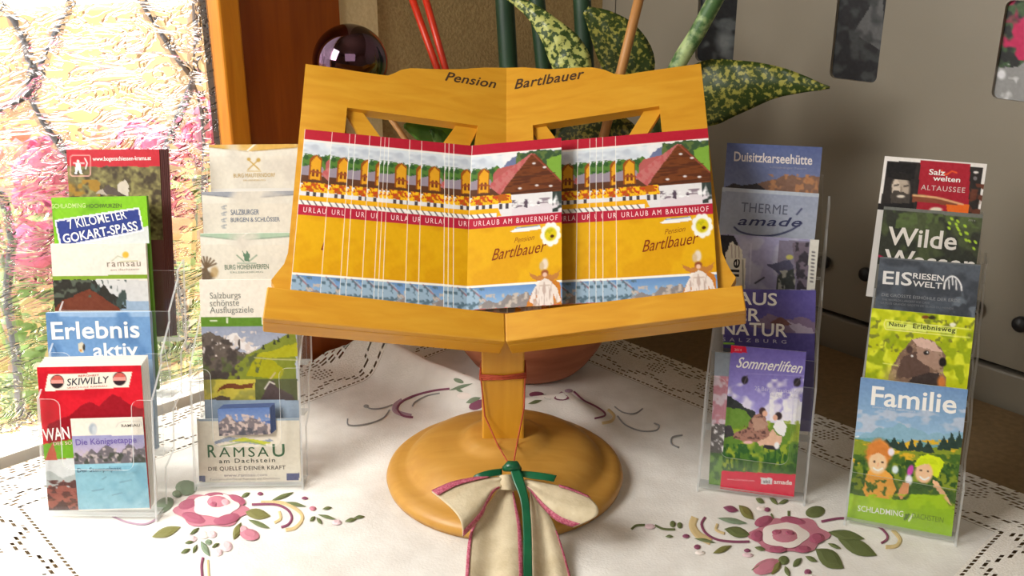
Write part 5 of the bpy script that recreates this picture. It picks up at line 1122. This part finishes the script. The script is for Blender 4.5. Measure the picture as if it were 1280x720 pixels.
leaflet(h4, 4, 0.0, (1106, 195), (1234, 205), (1100, 262), a_sal, [('Salz', (1161, 218), (1181, 219.5), 7.5, WH, {'bold': 0.04}), ('welten', (1166, 225.5), (1200, 228), 6.8, WH, {'bold': 0.04}), ('ALTAUSSEE', (1151, 237), (1206, 241), 6.8, (226, 206, 200), {'space': 1.15})], 'white edged leaflet with a bearded man in a hat beside a red panel', edge=(214, 210, 204))
def a_wil(k):
    k.fill((44, 46, 38)); k.mott(k.all(), (66, 74, 48), 16, 0.48, 0.62, 3); k.mott(k.yb(250, 285), (74, 88, 50), 9, 0.52, 0.62, 5); k.band(250, 262, (96, 98, 92), 0.085, 1105); k.line([(1099, 320), (1103, 322)], 3, (150, 20, 60))
    for i in range(15):
        t = i / 14; k.ell(1187 + 30 * t + 3 * math.sin(i * 5), 275 + 30 * t * t + 7 * math.sin(i * 2.1) + 4, 2.6, 1.5, (150, 180, 50), 0.4, rot=0.8)
leaflet(h4, 3, 0.0, (1105, 258), (1229, 268), (1097, 330), a_wil, [('Wilde', (1108.5, 305), (1195, 312.5), 24, (226, 220, 210), {'bold': 0.022}), ('Wasser', (1104, 333), (1217, 342.5), 24, (226, 220, 210), {'bold': 0.022}), ('2014', (1210, 276), (1219, 277), 2.5, (150, 150, 140), {})], 'dark green leaflet with big white title words and lime specks', edge=(110, 108, 100))
def a_eis(k):
    k.fill((58, 62, 68)); k.mott(k.all(), (74, 80, 88), 20, 0.46, 0.62, 3); k.mott(k.yb(365, 400) * (k.x > 1190), (96, 104, 112), 9, 0.5, 0.64, 7); k.band(312, 323, (92, 96, 98), 0.08, 1100); W = (226, 224, 220)
    pts = smooth([(1180, 361), (1182, 351), (1189, 345.5), (1196, 348), (1201, 356), (1202, 363)]); k.line(pts, 2.0, W)
    for x, y0, y1 in ((1186, 350, 361), (1190.5, 347, 356), (1195, 350, 362)): k.line([(x, y0), (x + 0.5, y1)], 1.5, W)
leaflet(h4, 2, 0.0, (1100, 321), (1226, 331), (1094, 392), a_eis, [('EIS', (1103, 354.5), (1139.5, 357), 17.5, (228, 226, 222), {'bold': 0.03}), ('RIESEN', (1141, 348), (1179.5, 351.5), 7.8, (228, 226, 222), {'bold': 0.02}), ('WELT', (1140.5, 357.5), (1177, 361), 7.6, (228, 226, 222), {'bold': 0.025}), ('DIE GRÖSSTE EISHÖHLE DER ERDE', (1102, 370), (1200, 378), 5, (150, 152, 154), {}), ('THE WORLDS LARGEST ICE CAVE', (1102, 375), (1162, 380), 2.6, (130, 132, 136), {}), ('LA PLUS GRANDE GROTTE DE GLACE DU MONDE', (1101, 379.5), (1192, 387), 2.6, (126, 128, 132), {})],
        'slate grey ice cave leaflet with white capitals and an arch emblem', edge=(104, 106, 108))
def a_mar(k):
    k.fill((170, 178, 24)); k.mott(k.all(), (196, 202, 50), 12, 0.45, 0.62, 3); k.mott(k.all(), (136, 152, 22), 10, 0.5, 0.62, 5); k.mott(k.yb(400, 440), (110, 116, 40), 6, 0.62, 0.7, 8)
    k.line([(1107, 400), (1214, 412)], 1.0, (222, 226, 140)); k.line([(1107, 411.5), (1213, 422)], 1.0, (222, 226, 140)); k.line([(1107, 400), (1105, 405), (1107, 411.5)], 1.0, (222, 226, 140)); k.poly([(1108, 402), (1196, 411), (1195, 418), (1108, 410)], (196, 206, 100), 0.3); k.ell(1157, 396.5, 5, 2.4, (110, 60, 30), 0.4, 0.3); k.ell(1165, 397, 5, 3, (50, 46, 30), 0.4, 0.3); k.ell(1191, 406, 4, 2.6, (226, 220, 190), 0.4)
    k.poly([(1108, 478), (1114, 460), (1122, 446), (1130, 436), (1140, 424), (1152, 421.5), (1166, 426), (1176, 436), (1183, 446), (1180, 458), (1176, 466), (1182, 472), (1183, 488)], (116, 92, 76), 1.2, 5); k.mott(k.inside([(1112, 470), (1130, 438), (1150, 424), (1178, 440), (1180, 480)]), (150, 124, 106), 5, 0.5, 0.62, 11, 1, 1.5); k.poly([(1140, 425), (1152, 422), (1168, 428), (1178, 440), (1160, 438), (1146, 434)], (190, 160, 146), 1.5, 4)
    k.poly([(1118, 474), (1128, 446), (1146, 440), (1160, 448), (1164, 470)], (86, 66, 58), 1.6, 5); k.poly([(1128, 486), (1140, 472), (1160, 466), (1174, 466), (1176, 488)], (56, 46, 44), 1.2); k.poly([(1146, 433), (1160, 436), (1176, 446), (1180, 458), (1170, 463), (1156, 456), (1146, 448)], (150, 122, 106), 1.0, 4); k.ell(1178.5, 452.5, 4.8, 5.8, (30, 24, 24), 0.3, 0.1); k.ell(1158, 441, 3.6, 2.8, (30, 24, 24), 0.3); k.ell(1159, 440.4, 0.9, 0.9, (220, 220, 220), 0.4); k.ell(1137, 437, 4, 5, (70, 52, 48), 0.4); k.ell(1177, 478, 5, 8, (186, 112, 56), 0.7); k.ell(1140, 445, 1.4, 1.4, (226, 222, 214), 0.5); k.line([(1104, 454), (1122, 457)], 1.2, (206, 212, 110)); k.ell(1112, 470, 8, 10, (176, 160, 96), 0.9, 0.3, a=0.5)
leaflet(h4, 1, 0.0, (1090, 385), (1219, 397.5), (1080, 480), a_mar, [('Natur', (1111, 407), (1133, 409.2), 5.5, (74, 80, 40), {'bold': 0.03, 'space': 1.1}), ('Erlebnisweg', (1141, 410), (1194, 415.5), 6.5, (74, 80, 40), {'bold': 0.03, 'space': 1.1})], 'lime yellow nature trail leaflet with a brown marmot', edge=(190, 190, 150))
def a_fam(k):
    k.band(0, 545, (110, 140, 176)); k.band(470, 545, (98, 128, 166), 0.09, 1070, (138, 170, 194)); k.mott(k.yb(512, 540), (160, 172, 188), 10, 0.5, 0.64, 3, 0.7, 1.6); k.poly([(1068, 548), (1096, 536), (1126, 530), (1160, 542), (1206, 540), (1206, 570), (1066, 560)], (122, 158, 176), 3, 9); k.poly([(1066, 548), (1100, 546), (1130, 552), (1204, 548), (1202, 570), (1066, 562)], (96, 144, 150), 2, 9)
    k.poly([(1060, 545), (1076, 550), (1110, 558), (1150, 561), (1204, 556), (1204, 640), (1055, 632)], (116, 132, 40), 1.5); k.mott(k.yb(550, 580), (196, 158, 40), 6, 0.52, 0.62, 5, 0.6, 1.6); k.mott(k.yb(568, 630), (62, 92, 36), 8, 0.44, 0.58, 7); k.mott(k.yb(575, 625), (44, 74, 34), 5, 0.52, 0.6, 8)
    for x, y, w_, t in ((1118, 559, 10, 12), (1128, 561, 8, 12), (1140, 561, 6, 14), (1150, 562, 8, 13), (1160, 563, 8, 11), (1180, 560, 9, 15), (1190, 558, 9, 18), (1199, 557, 8, 18), (1108, 556, 8, 8)): k.poly([(x - w_, y + 2), (x - w_ * 0.4, y - t * 0.6), (x, y - t), (x + w_ * 0.4, y - t * 0.5), (x + w_, y + 3)], (40, 58, 50), 1.2, 3)
    k.poly([(1078, 615), (1084, 590), (1090, 584), (1106, 588), (1116, 596), (1120, 612), (1114, 624), (1078, 622)], (212, 150, 66), 1.5); k.ell(1098, 568, 16, 19, (196, 124, 56), 0.25, 0.1); k.ell(1097, 579, 11.5, 13.5, (232, 180, 140), 0.25); k.poly([(1084, 570), (1086, 557), (1098, 552), (1110, 558), (1112, 572), (1098, 566)], (190, 116, 52), 1); k.ell(1093, 577, 1.6, 1.3, (70, 50, 40)); k.ell(1103, 578, 1.6, 1.3, (70, 50, 40)); k.line(smooth([(1092, 585), (1097, 588), (1103, 585.5)]), 1.8, (236, 228, 220)); k.line([(1098, 579), (1097, 582.5)], 1.2, (206, 140, 106)); k.ell(1114, 565, 4, 5, (228, 204, 214), 0.5); k.ell(1119, 587, 4, 5, (196, 210, 216), 0.5)
    k.mott(k.inside([(1076, 600), (1108, 600), (1110, 620), (1076, 620)]), (64, 96, 40), 5, 0.46, 0.56, 17)
    k.poly([(1144, 580), (1150, 571), (1160, 568), (1174, 572), (1180, 578), (1176, 588), (1172, 598), (1160, 590), (1146, 586)], (190, 206, 30), 1.2); k.ell(1155, 591, 11, 13, (226, 174, 138), 0.25); k.ell(1151, 588, 1.6, 1.1, (80, 56, 46)); k.ell(1160, 589, 1.6, 1.1, (80, 56, 46)); k.line(smooth([(1150, 596), (1155, 599.5), (1161, 597)]), 2.0, (238, 230, 224)); k.poly([(1143, 584), (1150, 573), (1168, 574), (1174, 582), (1160, 579)], (178, 196, 26), 0.8); k.poly([(1166, 600), (1172, 602), (1180, 614), (1190, 632), (1182, 626), (1166, 610)], (222, 168, 130), 0.6); k.ell(1138, 588, 3.6, 7, (176, 70, 150), 0.4, rot=0.3); k.ell(1136, 600, 4.5, 6.5, (206, 206, 226), 0.5); k.poly([(1122, 618), (1128, 604), (1136, 604), (1136, 616), (1126, 624)], (206, 140, 96), 1); k.mott(k.inside([(1140, 602), (1166, 604), (1178, 622), (1138, 620)]), (58, 92, 40), 4, 0.4, 0.52, 19)
    k.poly([(1055, 614), (1076, 620), (1100, 623), (1130, 625), (1160, 625), (1182, 634), (1200, 640), (1200, 680), (1050, 660)], (134, 172, 18), 1.5, 8); k.mott(k.yb(618, 636), (150, 184, 20), 12, 0.5, 0.65, 23); k.poly([(1132, 642), (1138, 642), (1134, 650), (1129, 650)], (70, 100, 24)); k.line([(1136, 651), (1141, 643)], 1.8, WH)
leaflet(h4, 0, 0.0, (1076, 471.5), (1210, 487), (1059, 650), a_fam, [('Familie', (1088.5, 505.5), (1195, 517), 26, WH, {'bold': 0.035}), ('Sommerurlaub mit Kindern', (1090, 509.5), (1144, 515.5), 3, (196, 206, 218), {}), ('SCHLADMING', (1072, 638.5), (1129, 646), 7.8, WH, {'bold': 0.012}), ('DACHSTEIN', (1140, 647.5), (1179, 653.5), 7.5, (100, 132, 30), {})],
        'flower meadow leaflet with two smiling children, lowest in the holder at the right edge', edge=(210, 208, 200))
make_holder(h4, 0.315, [0, 0, 0, 0, 0], [0.05, 0.05, 0.05, 0.05, 0.05])
